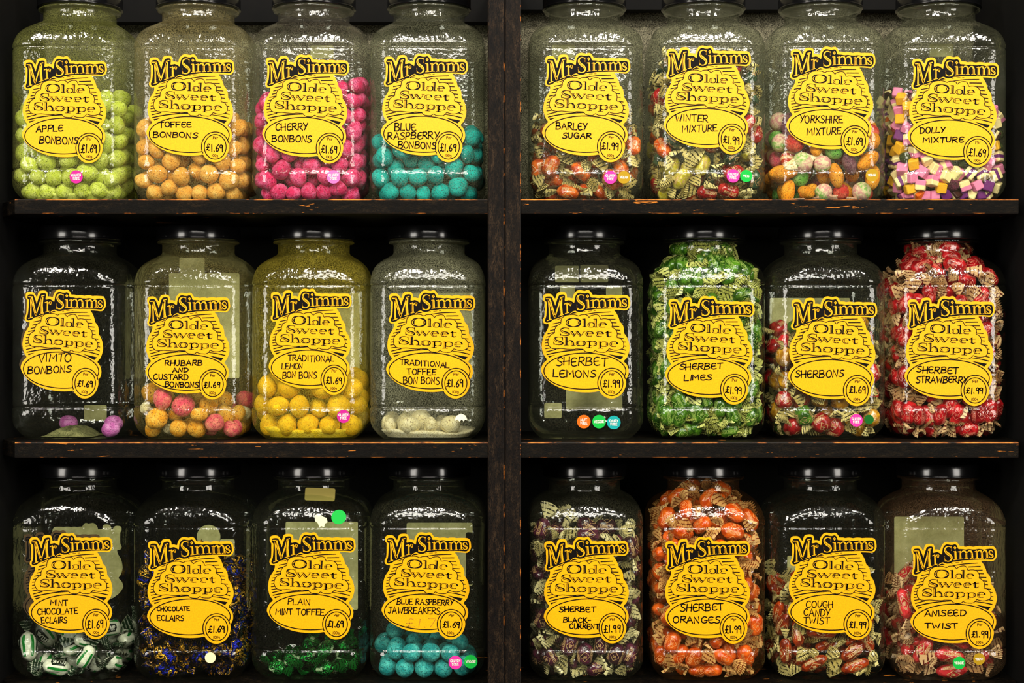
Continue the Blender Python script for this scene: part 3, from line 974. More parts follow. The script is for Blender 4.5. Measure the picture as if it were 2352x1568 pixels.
    if (r, c) == (2, 1):
        bm = bmesh.new()
        yy = loc.y + yb
        disc_mesh(bm, wx(479, yy) - loc.x, wz(1232, yy) - loc.z, 0.0145, -yb - 0.0005)
        o = link_mesh('back_label', bm, M['paper'], root)
        o['label'] = 'round cream paper sticker on the back of the jar'
    if (r, c) == (2, 2):                                # a strip on the neck and a torn scrap
        bm = paper_sheet(-0.0175, -0.0075, 0.0175, 0.0075, 0)
        o = link_mesh('neck_label', bm, flat_mat('olive_paper', (136, 124, 62), .7, .1), root)
        yy = loc.y - 0.0460
        o.location = (wx(735, yy) - loc.x, -0.0460, wz(1135, yy) - loc.z)
        o.rotation_euler = (math.radians(-14), math.radians(2), 0)
        o['label'] = 'cream paper strip below the lid'
        bm = bmesh.new()
        fill(bm, [(-160,-120),(-60,-170),(40,-90),(120,-60),(150,40),(90,70),(70,160),(0,130),(-40,170),(-80,60),(-150,10)], 0, 0, False)
        o = link_mesh('torn_label', bm, M['white_paper'], root)
        yy = loc.y - 0.0650
        o.location = (wx(738, yy) - loc.x, -0.0650, wz(1195, yy) - loc.z)
        o.rotation_euler = (math.radians(-14), 0, 0)
    if (r, c) == (1, 3):
        bm = bmesh.new()
        fill(bm, [(-150,40),(-120,-70),(0,-130),(110,-80),(150,30),(90,20),(60,60),(20,10),(-40,60),(-80,10)], 0, 0, False)
        o = link_mesh('torn_label', bm, M['white_paper'], root)
        yy = loc.y - 0.0679
        o.location = (wx(1059, yy) - loc.x, -0.0679, wz(962, yy) - loc.z)
    return root


for r in range(3):
    for c in range(8):
        build_jar(r, c)

# ------------------------------------------------------------------ shelving, wall, floor
WOOD, UPW, EDGE, SCUFF = wood_mats()
tb = NT('near_black_board')  # near-black tone; on the back panel it stands in for shade
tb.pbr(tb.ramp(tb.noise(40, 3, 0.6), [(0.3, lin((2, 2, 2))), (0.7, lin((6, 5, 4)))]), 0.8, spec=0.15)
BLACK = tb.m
SHY0, SHY1 = -0.030, 0.185
unit = tag(empty('shelving_unit', (0, 0, 0)), 'dark stained wooden shelving unit with worn orange edges holding the sweet jars', 'shelving')


def board(name, x0, x1, ztop, zbot, cut=0, ch=0.0012, y0=SHY0, y1=SHY1):
    """board along x with small worn chamfers on its front edges"""
    bm = bmesh.new()
    prof = [(y1, ztop, 0), (y0 + ch, ztop, 1), (y0, ztop - ch, 0), (y0, zbot + ch * .8, 2), (y0 + ch * .8, zbot, 0), (y1, zbot, 0)]
    n = len(prof)
    # a board end may be sawn off at a slant at its front corner
    xc0, xc1 = (x0 + 0.030 if cut < 0 else x0), (x1 - 0.012 if cut > 0 else x1)
    S_ = []
    for xx, fr in ((x0, cut >= 0), (xc0, True), (xc1, True), (x1, cut <= 0)):
        S_.append([bm.verts.new((xx, p[0] if fr else max(p[0], y0 + 0.05 + (p[0] - y0) * .2), p[1])) for p in prof])
    for a, b in zip(S_, S_[1:]):
        for i in range(n):
            j = (i + 1) % n
            if (a[i].co - b[i].co).length < 1e-7:
                continue
            f = bm.faces.new((a[i], a[j], b[j], b[i]))
            f.material_index = prof[i][2] if abs(a[0].co.x - b[0].co.x) > .1 else 0
    bm.faces.new(S_[0][::-1])
    bm.faces.new(S_[-1])
    bmesh.ops.remove_doubles(bm, verts=bm.verts, dist=1e-7)
    bmesh.ops.recalc_face_normals(bm, faces=bm.faces)
    return link_mesh(name, bm, [WOOD, EDGE, SCUFF], unit)


def upright(name, x0, x1, z0, z1, y0, y1, ch=0.0012, blk=False):
    bm = bmesh.new()
    prof = [(x0, y1, 0), (x0, y0 + ch, 2), (x0 + ch, y0, 0), (x1 - ch, y0, 1), (x1, y0 + ch, 0), (x1, y1, 0)]
    n = len(prof)
    a = [bm.verts.new((p[0], p[1], z0)) for p in prof]
    b = [bm.verts.new((p[0], p[1], z1)) for p in prof]
    for i in range(n):
        j = (i + 1) % n
        f = bm.faces.new((a[i], a[j], b[j], b[i]))
        f.material_index = 1 if prof[i][2] == 1 else 0
    bm.faces.new(a[::-1])
    bm.faces.new(b)
    bmesh.ops.recalc_face_normals(bm, faces=bm.faces)
    return link_mesh(name, bm, [BLACK if blk else UPW, SCUFF], unit)


XL0, XL1 = -0.5915, wx(1120, SHY0)
XR0, XR1 = wx(1197, SHY0), 0.5840
ZB, ZT = 0.02, CZ + 0.44
for z, th_ in zip(JZ, (0.0165, 0.0175, 0.018)):
    board('shelf_board', XL0, XL1, z, z - th_, -1)
    board('shelf_board', XR0, XR1, z, z - th_, 1)
upright('upright_post', XL1 + 0.0002, wx(1159, SHY0), ZB, ZT, SHY0 - 0.001, SHY1)
upright('upright_post', wx(1160, SHY0), XR0 - 0.0002, ZB, ZT, SHY0 - 0.0025, SHY1)
upright('upright_post', XL0 - 0.045, XL0 - 0.0002, ZB, ZT, SHY0, SHY1, blk=True)
upright('upright_post', XR1 + 0.0002, XR1 + 0.045, ZB, ZT, SHY0 - 0.001, SHY1, blk=True)
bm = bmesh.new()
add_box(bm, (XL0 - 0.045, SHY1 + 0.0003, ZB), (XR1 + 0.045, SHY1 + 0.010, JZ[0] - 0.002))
link_mesh('back_panel', bm, tb.m, unit)  # shaded copy of the wall: lower bays' darkness put into its colour
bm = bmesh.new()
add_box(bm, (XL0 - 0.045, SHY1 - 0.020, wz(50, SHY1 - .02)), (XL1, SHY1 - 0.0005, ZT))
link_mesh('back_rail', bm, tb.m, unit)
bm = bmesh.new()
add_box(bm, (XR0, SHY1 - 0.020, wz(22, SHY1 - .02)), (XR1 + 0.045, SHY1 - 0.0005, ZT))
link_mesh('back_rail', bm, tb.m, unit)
# the short block at the top left post edge, an old repair on the first shelf
tw_ = NT('rough_grey_plaster')
a_ = tw_.noise(120, 4, 0.75)
b_ = tw_.noise(700, 3, 0.8)
cw = tw_.mix(tw_.ramp(b_, [(0.4, (0, 0, 0)), (0.58, (1, 1, 1))]), lin((30, 28, 22)), tw_.ramp(a_, [(0.3, lin((92, 88, 70))), (0.7, lin((164, 158, 132)))]))
PLASTER = tw_.pbr(cw, 0.9, bump=b_, bump_d=0.002, bump_s=0.8, spec=0.1)
bm = bmesh.new()
add_box(bm, (-2.6, SHY1 + 0.012, 0), (2.6, SHY1 + 0.07, 2.7))
tag(link_mesh('wall_back', bm, PLASTER), 'rough grey plaster wall behind the shelves', 'wall', kind='structure')
bm = bmesh.new()
add_box(bm, (-2.6, -2.6, -0.06), (2.6, SHY1 + 0.07, 0.0))
tf = NT('floor_boards')
tag(link_mesh('floor', bm, tf.pbr(tf.ramp(tf.noise(20), [(0.3, lin((40, 28, 18))), (0.7, lin((72, 52, 34)))]), 0.6)), 'dark wooden shop floor', 'floor', kind='structure')

# ------------------------------------------------------------------ sweets: settling them into the jars
PH = np.array([p[0] for p in PROF]); PW = np.array([p[1] for p in PROF]); PRC = np.array([p[2] for p in PROF])
PH[0] = 0.0


def confine(P, Rr, floor=0.0018):
    z = P[:, 2]
    np.maximum(z, floor + Rr, out=z)
    np.minimum(z, 0.231 - Rr, out=z)
    zl = np.where(z < 0.06, np.maximum(z - 0.6 * Rr, 0), z)
    zl = np.where(z > 0.17, z + 0.65 * Rr, zl)
    w = np.interp(zl, PH, PW) - 0.0012
    rc = np.minimum(np.interp(zl, PH, PRC), w)
    e = w - rc
    s = np.sign(P[:, :2])
    q = np.abs(P[:, :2])
    lim = (w - Rr)
    corner = (q[:, 0] > e) & (q[:, 1] > e)
    d = q - e[:, None]
    ln = np.hypot(d[:, 0], d[:, 1])
    mr = np.maximum(rc - Rr, 1e-4)
    k = np.where(corner & (ln > mr), mr / np.maximum(ln, 1e-9), 1.0)
    qc = e[:, None] + d * k[:, None]
    # where the sphere is larger than the corner radius the flat sides still hold it
    q = np.where(corner[:, None], qc, q)
    q = np.minimum(q, np.maximum(lim, 0)[:, None])
    P[:, :2] = s * q


def settle(n, offs, rads, fill_h, tilt=(0, 0), jitter=0.12, floor=0.0018, iters=260, seed=0):
    """n items, each of len(rads) spheres in a row (offs along the axis); returns positions n x k x 3, radii n x k"""
    g = np.random.default_rng(1000 + seed)
    k = len(rads)
    sc = g.uniform(1 - jitter, 1 + jitter, n)
    R = sc[:, None] * np.array(rads)[None, :]
    O = sc[:, None] * np.array(offs)[None, :]
    top = min(max(fill_h * 1.25, 0.03), 0.215)
    ctr = np.stack([g.uniform(-.045, .045, n), g.uniform(-.045, .045, n), np.sort(g.uniform(0.012, top, n))], 1)
    ax = g.normal(size=(n, 3)); ax[:, 2] *= 0.45
    ax /= np.linalg.norm(ax, axis=1)[:, None]
    P = (ctr[:, None, :] + ax[:, None, :] * O[:, :, None]).reshape(-1, 3)
    Rr = R.reshape(-1)
    ids = np.repeat(np.arange(n), k)
    pa = pb = None
    for it in range(iters):
        f = it / iters
        step = 0.0011 if f < .4 else 0.0003 if f < .5 else 0.00003
        P[:, 2] -= step
        P[:, 0] += step * tilt[0]; P[:, 1] += step * tilt[1]
        if it % 6 == 0:
            sq = (P ** 2).sum(1)
            D2 = sq[:, None] + sq[None, :] - 2 * (P @ P.T)
            S = Rr[:, None] + Rr[None, :] + 0.006
            mk = (D2 < S * S) & (ids[:, None] < ids[None, :])
            pa, pb = np.nonzero(mk)
        for _ in range(2 if f < .4 else 4):
            d = P[pa] - P[pb]
            ln = np.linalg.norm(d, axis=1)
            ov = Rr[pa] + Rr[pb] - ln
            m = ov > 0
            if m.any():
                dd = d[m] / np.maximum(ln[m], 1e-7)[:, None] * (ov[m] * 0.48)[:, None]
                A, B = pa[m], pb[m]
                cnt = np.bincount(A, minlength=len(P)) + np.bincount(B, minlength=len(P))
                sh = np.zeros_like(P)
                np.add.at(sh, A, dd); np.add.at(sh, B, -dd)
                P += sh / np.maximum(cnt * 0.35, 1)[:, None]
            if k > 1:
                Q = P.reshape(n, k, 3)
                cm = Q.mean(1)
                axv = Q[:, -1] - Q[:, 0]
                axv /= np.maximum(np.linalg.norm(axv, axis=1), 1e-9)[:, None]
                P = (cm[:, None, :] + axv[:, None, :] * (O - O.mean(1)[:, None])[:, :, None]).reshape(-1, 3)
            confine(P, Rr, floor)
    Z = P[:, 2] + Rr
    print('FILL seed', seed, 'n', n, 'want', fill_h, 'got', round(float(np.percentile(Z, 93)), 4))
    return P.reshape(n, k, 3), R


def label_mask(r, c):
    """label extents as seen on the front plane relative to the jar, metres"""
    E, R_, T, B, _ = LAB[(r, c)][0]
    return E, R_, T, B


def visible(P, R, r, c):
    """which spheres show from the photograph's camera or from a step to either side"""
    n, k, _ = P.shape
    Q = P.reshape(-1, 3) + np.array([JX[c], JY, JZ[r] - CZ])
    Rr = R.reshape(-1)
    E, RR, T, B = label_mask(r, c)
    seen = np.zeros(len(Q), bool)
    cell = 0.0014
    order_c = None
    for cx in (0.0, -0.28, 0.28):
        d = Q[:, 1] + CAM_D
        u = cx + (Q[:, 0] - cx) * CAM_D / d
        v = Q[:, 2] * CAM_D / d
        rr = Rr * CAM_D / d * 1.02
        x0, y0 = JX[c] - 0.10, JZ[r] - CZ - 0.01
        W, H = int(0.20 / cell), int(0.27 / cell)
        zb = np.full((H, W), 1e9); idb = np.full((H, W), -1)
        # the label hides what is behind it
        lx0, lx1 = (E - 1176) * PX, (RR - 1176) * PX
        lz0, lz1 = (784 - B) * PX, (784 - T) * PX
        gx = x0 + (np.arange(W) + .5) * cell; gy = y0 + (np.arange(H) + .5) * cell
        fy = 1 - (gy - lz0) / (lz1 - lz0)                 # 0 at the label's top
        half = np.interp(fy, [0.0, 0.1, 0.2, 0.35, 0.55, 0.65, 0.75, 0.88, 0.95, 1.0], [0.1, .8, .8, .72, .86, .78, .92, .7, .2, .0])
        half[(fy < 0) | (fy > 1)] = 0
        cxl, hwl = (lx0 + lx1) / 2, (lx1 - lx0) / 2
        lm = np.abs(gx[None, :] - cxl) < (half * hwl)[:, None]
        zb[lm] = -1
        for i in np.argsort(d):
            i0, i1 = int((u[i] - rr[i] - x0) / cell), int((u[i] + rr[i] - x0) / cell) + 1
            j0, j1 = int((v[i] - rr[i] - y0) / cell), int((v[i] + rr[i] - y0) / cell) + 1
            i0, j0 = max(i0, 0), max(j0, 0); i1, j1 = min(i1, W), min(j1, H)
            if i0 >= i1 or j0 >= j1:
                continue
            m = ((gx[None, i0:i1] - u[i]) ** 2 + (gy[j0:j1, None] - v[i]) ** 2) < rr[i] ** 2
            z = d[i] - Rr[i] * 0.5
            sub = zb[j0:j1, i0:i1]
            w = m & (z < sub)
            sub[w] = z; idb[j0:j1, i0:i1][w] = i
        ids, cnt = np.unique(idb[idb >= 0], return_counts=True)
        seen[ids[cnt >= (5 if cx == 0 else 12)]] = True
    return seen.reshape(n, k)


# ------------------------------------------------------------------ sweets: shapes
def lump_mesh(name, seed, rough=0.12, squash=(1, 1, 0.88), sub=3, crease=0):
    """an uneven ball of unit radius"""
    g = np.random.default_rng(seed)
    bm = bmesh.new()
    bmesh.ops.create_icosphere(bm, subdivisions=sub, radius=1.0)
    F = g.normal(size=(5, 3)) * 1.7; ph = g.uniform(0, 6.28, 5)
    F2 = g.normal(size=(6, 3)) * 4.5; ph2 = g.uniform(0, 6.28, 6)
    for v in bm.verts:
        p = np.array(v.co)
        s = 1 + rough * (np.sin(F @ p + ph).sum() / 3.2) + rough * .35 * (np.sin(F2 @ p + ph2).sum() / 3.5)
        v.co = Vector(p * s * np.array(squash))
    me = bpy.data.meshes.new(name)
    bm.to_mesh(me); bm.free()
    me.shade_smooth()
    return me


def ellip_mesh(name, a, b, seed=0, print_kind='diamond', sides=0, n=20, m=14):
    """wrapped sweet of half-length a (x) and radius b, with pale printed lines raised on its film; slot 0 film, slot 1 print"""
    bm = bmesh.new()
    g = random.Random(seed)
    ph = [g.uniform(0, 6.28) for _ in range(6)]
    rings = []
    prof = lambda t: max(0.0, 1 - abs(t) ** 2.6) ** 0.55

    def surf(t, th, k=1.0):
        rr = b * prof(t) * (1 + .06 * math.sin(3 * th + ph[0] + 2 * t) + .05 * math.sin(5 * t + ph[1]) + .04 * math.sin(7 * th + 5 * t + ph[2])) * k
        return Vector((a * t * (1 + (k - 1) * .5), rr * math.cos(th), rr * math.sin(th) * .86))
    for i in range(m + 1):
        t = -0.985 + 1.97 * i / m
        rings.append([bm.verts.new(surf(t, 2 * math.pi * j / n)) for j in range(n)])
    for A, B in zip(rings, rings[1:]):
        for j in range(n):
            k = (j + 1) % n
            bm.faces.new((A[j], A[k], B[k], B[j]))
    bm.faces.new(rings[0][::-1]); bm.faces.new(rings[-1])
    for f in bm.faces:
        f.smooth = True

    def line(pts, w=0.045, mat=1, up=1.025):
        for (t0, h0), (t1, h1) in zip(pts, pts[1:]):
            ns = max(2, int(abs(h1 - h0) / .3) + int(abs(t1 - t0) / .2) + 1)
            dt, dh = t1 - t0, (h1 - h0) * b / a
            L = math.hypot(dt, dh) or 1
            nt, nh = -dh / L * w / 2, dt / L * w / 2 * a / b
            prev = None
            for i in range(ns + 1):
                s = i / ns
                t, h = t0 + (t1 - t0) * s, h0 + (h1 - h0) * s
                cur = (bm.verts.new(surf(t + nt, h + nh, up)), bm.verts.new(surf(t - nt, h - nh, up)))
                if prev:
                    f = bm.faces.new((prev[0], prev[1], cur[1], cur[0]))
                    f.material_index = mat
                prev = cur
    if print_kind == 'diamond':
        for h0 in (0.3, 2.4, 4.5):
            line([(-.42, h0), (0, h0 - .62), (.42, h0), (0, h0 + .62), (-.42, h0)], .036)
            line([(-.12, h0 - .2), (-.12, h0 + .2)], .04); line([(-.12, h0 - .2), (.1, h0 - .1), (-.1, h0), (.12, h0 + .12), (-.12, h0 + .2)], .036)
            h1 = h0 + 1.05
            line([(-.6, h1 - .22), (.6, h1 - .22)], .03); line([(-.6, h1 + .22), (.6, h1 + .22)], .03)
            x = -.54
            for ch in 'BARNETTS':                        # small capitals between two rules
                wd, st = BLOCK_E if ch == 'E' else HAND[ch]
                for q_ in st.split(';'):
                    P = [tuple(map(float, q.split(','))) for q in q_.lstrip('~').split()]
                    line([(x + px * .165, h1 + (.5 - py) * -.3) for px, py in P], .034)
                x += (wd + .2) * .165
    elif print_kind == 'mint':
        for h0 in (0.4, 2.5, 4.6):
            x = -.3
            for ch in 'MINT':
                wd, st = HAND[ch]
                for q_ in st.split(';'):
                    P = [tuple(map(float, q.split(','))) for q in q_.lstrip('~').split()]
                    line([(x + px * .22, h0 + (.5 - py) * -.5) for px, py in P], .06)
                x += (wd + .2) * .22
    elif print_kind == 'band':                           # white wrap with a dark band of lettering
        for h0 in (1.2, 4.3):
            for q in range(7):
                hh = h0 - .42 + .14 * q
                line([(-.52 + .02 * abs(q - 3), hh), (.52 - .02 * abs(q - 3), hh)], .12, 2)
            x = -.44
            for ch in 'ECLAIR':
                wd, st = BLOCK_E if ch == 'E' else HAND[ch]
                for s in st.split(';'):
                    P = [tuple(map(float, q.split(','))) for q in s.lstrip('~').split()]
                    line([(x + px * .19, h0 + (.5 - py) * -.52) for px, py in P], .05, 1, 1.06)
                x += (wd + .2) * .19
            for sgn in (-1, 1):
                for q in range(3):
                    line([(-.7, h0 + sgn * (.9 + .1 * q)), (.7, h0 + sgn * (.9 + .1 * q))], .09, 3)
    me = bpy.data.meshes.new(name)
    bm.normal_update()
    bm.to_mesh(me); bm.free()
    return me


def twist_mesh(seed, length=0.0160, wide=0.0105):
    """the pleated fan at the end of a sweet wrapper, opening along +x"""
    g = random.Random(seed)
    bm = bmesh.new()
    n, m = 17, 6
    grid = []
    a0 = g.uniform(.75, 1.05)
    bend = g.uniform(-.5, .5)
    for i in range(m + 1):
        t = i / m
        row = []
        for j in range(n):
            s = -1 + 2 * j / (n - 1)
            wdt = 0.0013 + (wide - .0013) * (t ** .75) * a0
            L = length * t * (1 - .16 * s * s) * (1 + (.02 if j % 2 else -.02) * t)
            fold = (1 if j % 2 else -1) * 0.0017 * (0.25 + t)
            row.append(bm.verts.new((L, s * wdt, fold + bend * 0.007 * t * t + .003 * math.sin(2.2 * s + seed) * t)))
        grid.append(row)
    for A, B in zip(grid, grid[1:]):
        for j in range(n - 1):
            bm.faces.new((A[j], A[j + 1], B[j + 1], B[j]))
    me = bpy.data.meshes.new('wrapper_twist')
    bm.normal_update()
    bm.to_mesh(me); bm.free()
    me.materials.append(None)
    return me


def cube_mesh(seed, layers, asp=(1, 1, 1)):
    """a small soft sugar cube with layers of colour across it (slots)"""
    g = random.Random(seed)
    bm = bmesh.new()
    n = len(layers)
    x = [-1 + 2 * i / n for i in range(n + 1)]
    b = .16

    def ring(xx, s):
        h = 1 * s
        pts = [(h, -h + b), (h, h - b), (h - b, h), (-h + b, h), (-h, h - b), (-h, -h + b), (-h + b, -h), (h - b, -h)]
        return [bm.verts.new((xx * asp[0], p[0] * asp[1], p[1] * asp[2])) for p in pts]
    xs = [(-1, .86, layers[0]), (-1 + b, 1, layers[0])]
    for i in range(1, n):
        xs.append((x[i], 1, layers[i]))
    xs += [(1 - b, 1, layers[-1]), (1, .86, layers[-1])]
    R_ = [ring(q[0], q[1]) for q in xs]
    for i in range(len(xs) - 1):
        for j in range(8):
            k = (j + 1) % 8
            f = bm.faces.new((R_[i][j], R_[i][k], R_[i + 1][k], R_[i + 1][j]))
            f.material_index = xs[i][2]
    f = bm.faces.new(R_[0][::-1]); f.material_index = layers[0]
    f = bm.faces.new(R_[-1]); f.material_index = layers[-1]
    for v in bm.verts:
        v.co += Vector((g.uniform(-.05, .05), g.uniform(-.05, .05), g.uniform(-.05, .05)))
    bm.normal_update()
    me = bpy.data.meshes.new('sugar_cube')
    bm.to_mesh(me); bm.free()
    return me


def fish_mesh():
    bm = bmesh.new()
    prof = [(-1.0, .05, .04), (-.85, .22, .12), (-.5, .34, .2), (-.1, .36, .22), (.3, .27, .18), (.58, .15, .12), (.72, .16, .10), (.9, .3, .09), (1.0, .34, .05)]
    n = 14
    R_ = [[bm.verts.new((x, w * math.cos(2 * math.pi * j / n), t * math.sin(2 * math.pi * j / n))) for j in range(n)] for x, w, t in prof]
    for A, B in zip(R_, R_[1:]):
        for j in range(n):
            bm.faces.new((A[j], A[(j + 1) % n], B[(j + 1) % n], B[j]))
    bm.faces.new(R_[0][::-1]); bm.faces.new(R_[-1])
    bm.normal_update()
    me = bpy.data.meshes.new('fish_sweet')
    bm.to_mesh(me); bm.free()
    me.shade_smooth()
    return me


def with_mats(me, *mats):
    c = me.copy()
    assert not len(c.materials)
    for m in mats:
        c.materials.append(m)
    return c


def rand_rot(g):
    return Euler((g.uniform(0, 6.28), g.uniform(0, 6.28), g.uniform(0, 6.28))).to_quaternion()


def where(p, top):
    """words for where in its jar a sweet lies"""
    x = p[0]
    side = 'at far left' if x < -.038 else 'at far right' if x > .038 else 'left of middle' if x < -.013 else 'right of middle' if x > .013 else 'in the middle'
    f = p[2] / max(top, 1e-6)
    lev = 'low' if f < .34 else 'midway' if f < .68 else 'high'
    return f'{lev} {side}'


def jar_words(r, c):
    return f'{JNAME[(r, c)]} jar'


def place_balls(r, c, n, rad, fill_h, kinds, seed, group, tilt=(0, 0), jitter=.1, floor=.0018, pts=None):
    """kinds: list of (weight, object name, describing words, category, meshes, scale)"""
    g = random.Random(seed)
    if pts is None:
        P, R = settle(n, [0.0], [rad], fill_h, tilt, jitter, floor, seed=seed)
        V = visible(P, R, r, c)[:, 0]
    else:
        P = np.array([[q[:3]] for q in pts]); R = np.array([[q[3]] for q in pts]); V = np.ones(len(pts), bool)
        n = len(pts)
    base = Vector((JX[c], JY, JZ[r] + GAP))
    top = float(np.percentile(P[:, 0, 2], 97))
    wts = [k[0] for k in kinds]
    cnt = 0
    for i in range(n):
        kd = g.choices(kinds, wts)[0]
        if not V[i]:
            continue
        o = link_mesh(kd[1], g.choice(kd[4]), None)
        o.location = base + Vector(P[i, 0])
        o.rotation_mode = 'QUATERNION'
        o.rotation_quaternion = rand_rot(g)
        s = R[i, 0] * kd[5]
        o.scale = (s, s, s)
        tag(o, f'{kd[2]} {where(P[i, 0], top)} in the {jar_words(r, c)}', kd[3], group)
        cnt += 1
    return cnt


TW = [twist_mesh(i) for i in range(6)]
TWV = [np.array([tuple(v.co) for v in m_.vertices]) for m_ in TW]


def outside(P, z0=0.0015):
    """how far points lie outside the inside of a jar"""
    w = np.interp(P[:, 2], PH, PW) - 0.0008
    rc = np.minimum(np.interp(P[:, 2], PH, PRC), w)
    d = np.abs(P[:, :2]) - (w - rc)[:, None]
    o = np.hypot(np.maximum(d[:, 0], 0), np.maximum(d[:, 1], 0)) + np.minimum(np.maximum(d[:, 0], d[:, 1]), 0) - rc
    return max(float(o.max()), float((z0 - P[:, 2]).max()), float((P[:, 2] - 0.2315).max()))



def place_wrapped(r, c, n, fill_h, kinds, seed, group, a=.0135, b=.0092, tl=.0155, rads=None, tilt=(0, 0), jitter=.08, lay=False):
    """kinds: (weight, object name, words, category, body meshes, film material, twist material)"""
    g = random.Random(seed)
    k1 = tl * .62
    if b / a > .8:                                       # ball shaped
        offs = [-(a + k1), 0.0, a + k1]; rr = [.0066, b * 1.04, .0066]; mid = [1]
    else:
        q = a - b * .85
        offs = [-(a + k1), -q, q, a + k1]; rr = [.0066, b * 1.04, b * 1.04, .0066]; mid = [1, 2]
    P, R = settle(n, offs, rr, fill_h, tilt, jitter, seed=seed)
    V = visible(P, R, r, c)
    base = Vector((JX[c], JY, JZ[r] + GAP))
    top = float(np.percentile(P[:, mid[0], 2], 97))
    wts = [k[0] for k in kinds]
    cnt = 0
    for i in range(n):
        kd = g.choices(kinds, wts)[0]
        if not V[i].any():
            continue
        ax = Vector(P[i, -1] - P[i, 0]).normalized()
        cen = Vector(P[i, mid].mean(0))
        sc = R[i, mid[0]] / (b * 1.04)
        rot = ax.to_track_quat('X', 'Z') @ Euler((g.uniform(0, 6.28), 0, 0)).to_quaternion()
        bme = g.choice(kd[4])
        bv = np.empty(len(bme.vertices) * 3)
        bme.vertices.foreach_get('co', bv)
        bv = bv.reshape(-1, 3) * sc @ np.array(rot.to_matrix()).T
        for _k in range(6):                              # nudge it clear of the jar's wall
            ov = outside(bv + np.array(cen), .0014)
            if ov <= 0:
                break
            rxy = math.hypot(cen.x, cen.y) or 1
            cen = Vector((cen.x * (1 - ov / rxy), cen.y * (1 - ov / rxy), cen.z + (ov if cen.z < .03 else -ov * .3 if cen.z > .18 else 0)))
        o = link_mesh(kd[1], bme, None)
        o.location = base + cen
        o.rotation_mode = 'QUATERNION'
        o.rotation_quaternion = rot
        o.scale = (sc, sc, sc)
        o.material_slots[0].link = 'OBJECT'
        o.material_slots[0].material = kd[5]
        tag(o, f'{kd[2]} {where(cen, top)} in the {jar_words(r, c)}', kd[3], group)
        for end, j in ((-1, 0), (1, -1)):
            if not V[i, j]:
                continue
            ti = g.randrange(len(TW))
            q_ = g.uniform(.85, 1.2) * tl / .0155
            best = None
            for k_ in range(20):                         # turn it until it stays inside the jar, smaller if it must
                eu = Euler((g.uniform(0, 6.28), g.uniform(-.35, .35), (0 if end > 0 else math.pi) + g.uniform(-.45, .45)))
                qq = q_ * (1 if k_ < 5 else .85 if k_ < 9 else .65 if k_ < 14 else .42)
                mt = Matrix.Translation(cen) @ rot.to_matrix().to_4x4() @ Matrix.Scale(sc, 4) @ Matrix.Translation((end * a * .93, 0, 0)) @ eu.to_matrix().to_4x4() @ Matrix.Scale(qq, 4)
                mt = np.array(mt)
                ov = outside(TWV[ti] @ mt[:3, :3].T + mt[:3, 3])
                if best is None or ov < best[0]:
                    best = (ov, eu, qq)
                if ov < 0:
                    break
            t = link_mesh('wrapper_twist', TW[ti], None, o)
            t.location = (end * a * .93, 0, 0)
            t.rotation_euler = best[1]
            t.scale = (best[2],) * 3
            t.material_slots[0].link = 'OBJECT'
            t.material_slots[0].material = kd[6]
        cnt += 1
    return cnt


# ------------------------------------------------------------------ sweets: filling the jars
COUNT = {}
LUMPS = [lump_mesh('bonbon', 40 + i) for i in range(5)]
ROUND = [lump_mesh('round_sweet', 60 + i, .03, (1, 1, .96)) for i in range(4)]
CHUNK = [lump_mesh('broken_sweet', 80 + i, .26, (1.1, .9, .75)) for i in range(3)]


def lumps(mat, src=LUMPS):
    return [with_mats(m, mat) for m in src]


BB = {
 'apple': bonbon_mat('green_sugar', (186, 198, 62), (214, 220, 116), (70, 80, 14)),
 'toffee': bonbon_mat('toffee_sugar', (228, 156, 56), (240, 188, 96), (150, 88, 24), .6),
 'cherry': bonbon_mat('cherry_sugar', (206, 30, 90), (232, 104, 154), (104, 6, 36)),
 'blue': bonbon_mat('turquoise_sugar', (0, 158, 150), (20, 184, 174), (0, 64, 66)),
 'mauve': bonbon_mat('mauve_sugar', (184, 90, 162), (216, 144, 200), (90, 30, 80)),
 'custard': bonbon_mat('custard_sugar', (226, 148, 16), (240, 190, 80), (120, 64, 8)),
 'rhubarb': bonbon_mat('rhubarb_sugar', (222, 70, 96), (238, 146, 120), (120, 24, 36)),
 'lemon': bonbon_mat('lemon_sugar', (234, 174, 2), (244, 196, 26), (176, 128, 4), .5),
 'white': bonbon_mat('white_sugar', (220, 204, 150), (238, 226, 184), (120, 90, 56), .5),
 'jaw': bonbon_mat('teal_candy_shell', (14, 140, 142), (84, 196, 190), (2, 50, 56)),
 'y_green': bonbon_mat('green_boiled_sugar', (88, 156, 50), (150, 196, 110), (24, 60, 12)),
 'y_amber': bonbon_mat('amber_boiled_sugar', (226, 136, 12), (236, 164, 50), (120, 56, 4)),
 'y_red': bonbon_mat('red_boiled_sugar', (200, 40, 36), (226, 112, 84), (84, 4, 8)),
 'y_plum': bonbon_mat('plum_boiled_sugar', (108, 60, 76), (156, 112, 118), (40, 14, 26)),
 'y_pink': bonbon_mat('pink_boiled_sugar', (216, 64, 100), (232, 130, 136), (110, 16, 44)),
}


def powder_mat(name, c, dust, pit):
    return bonbon_mat(name, c, dust, pit, .3, 90, 650)


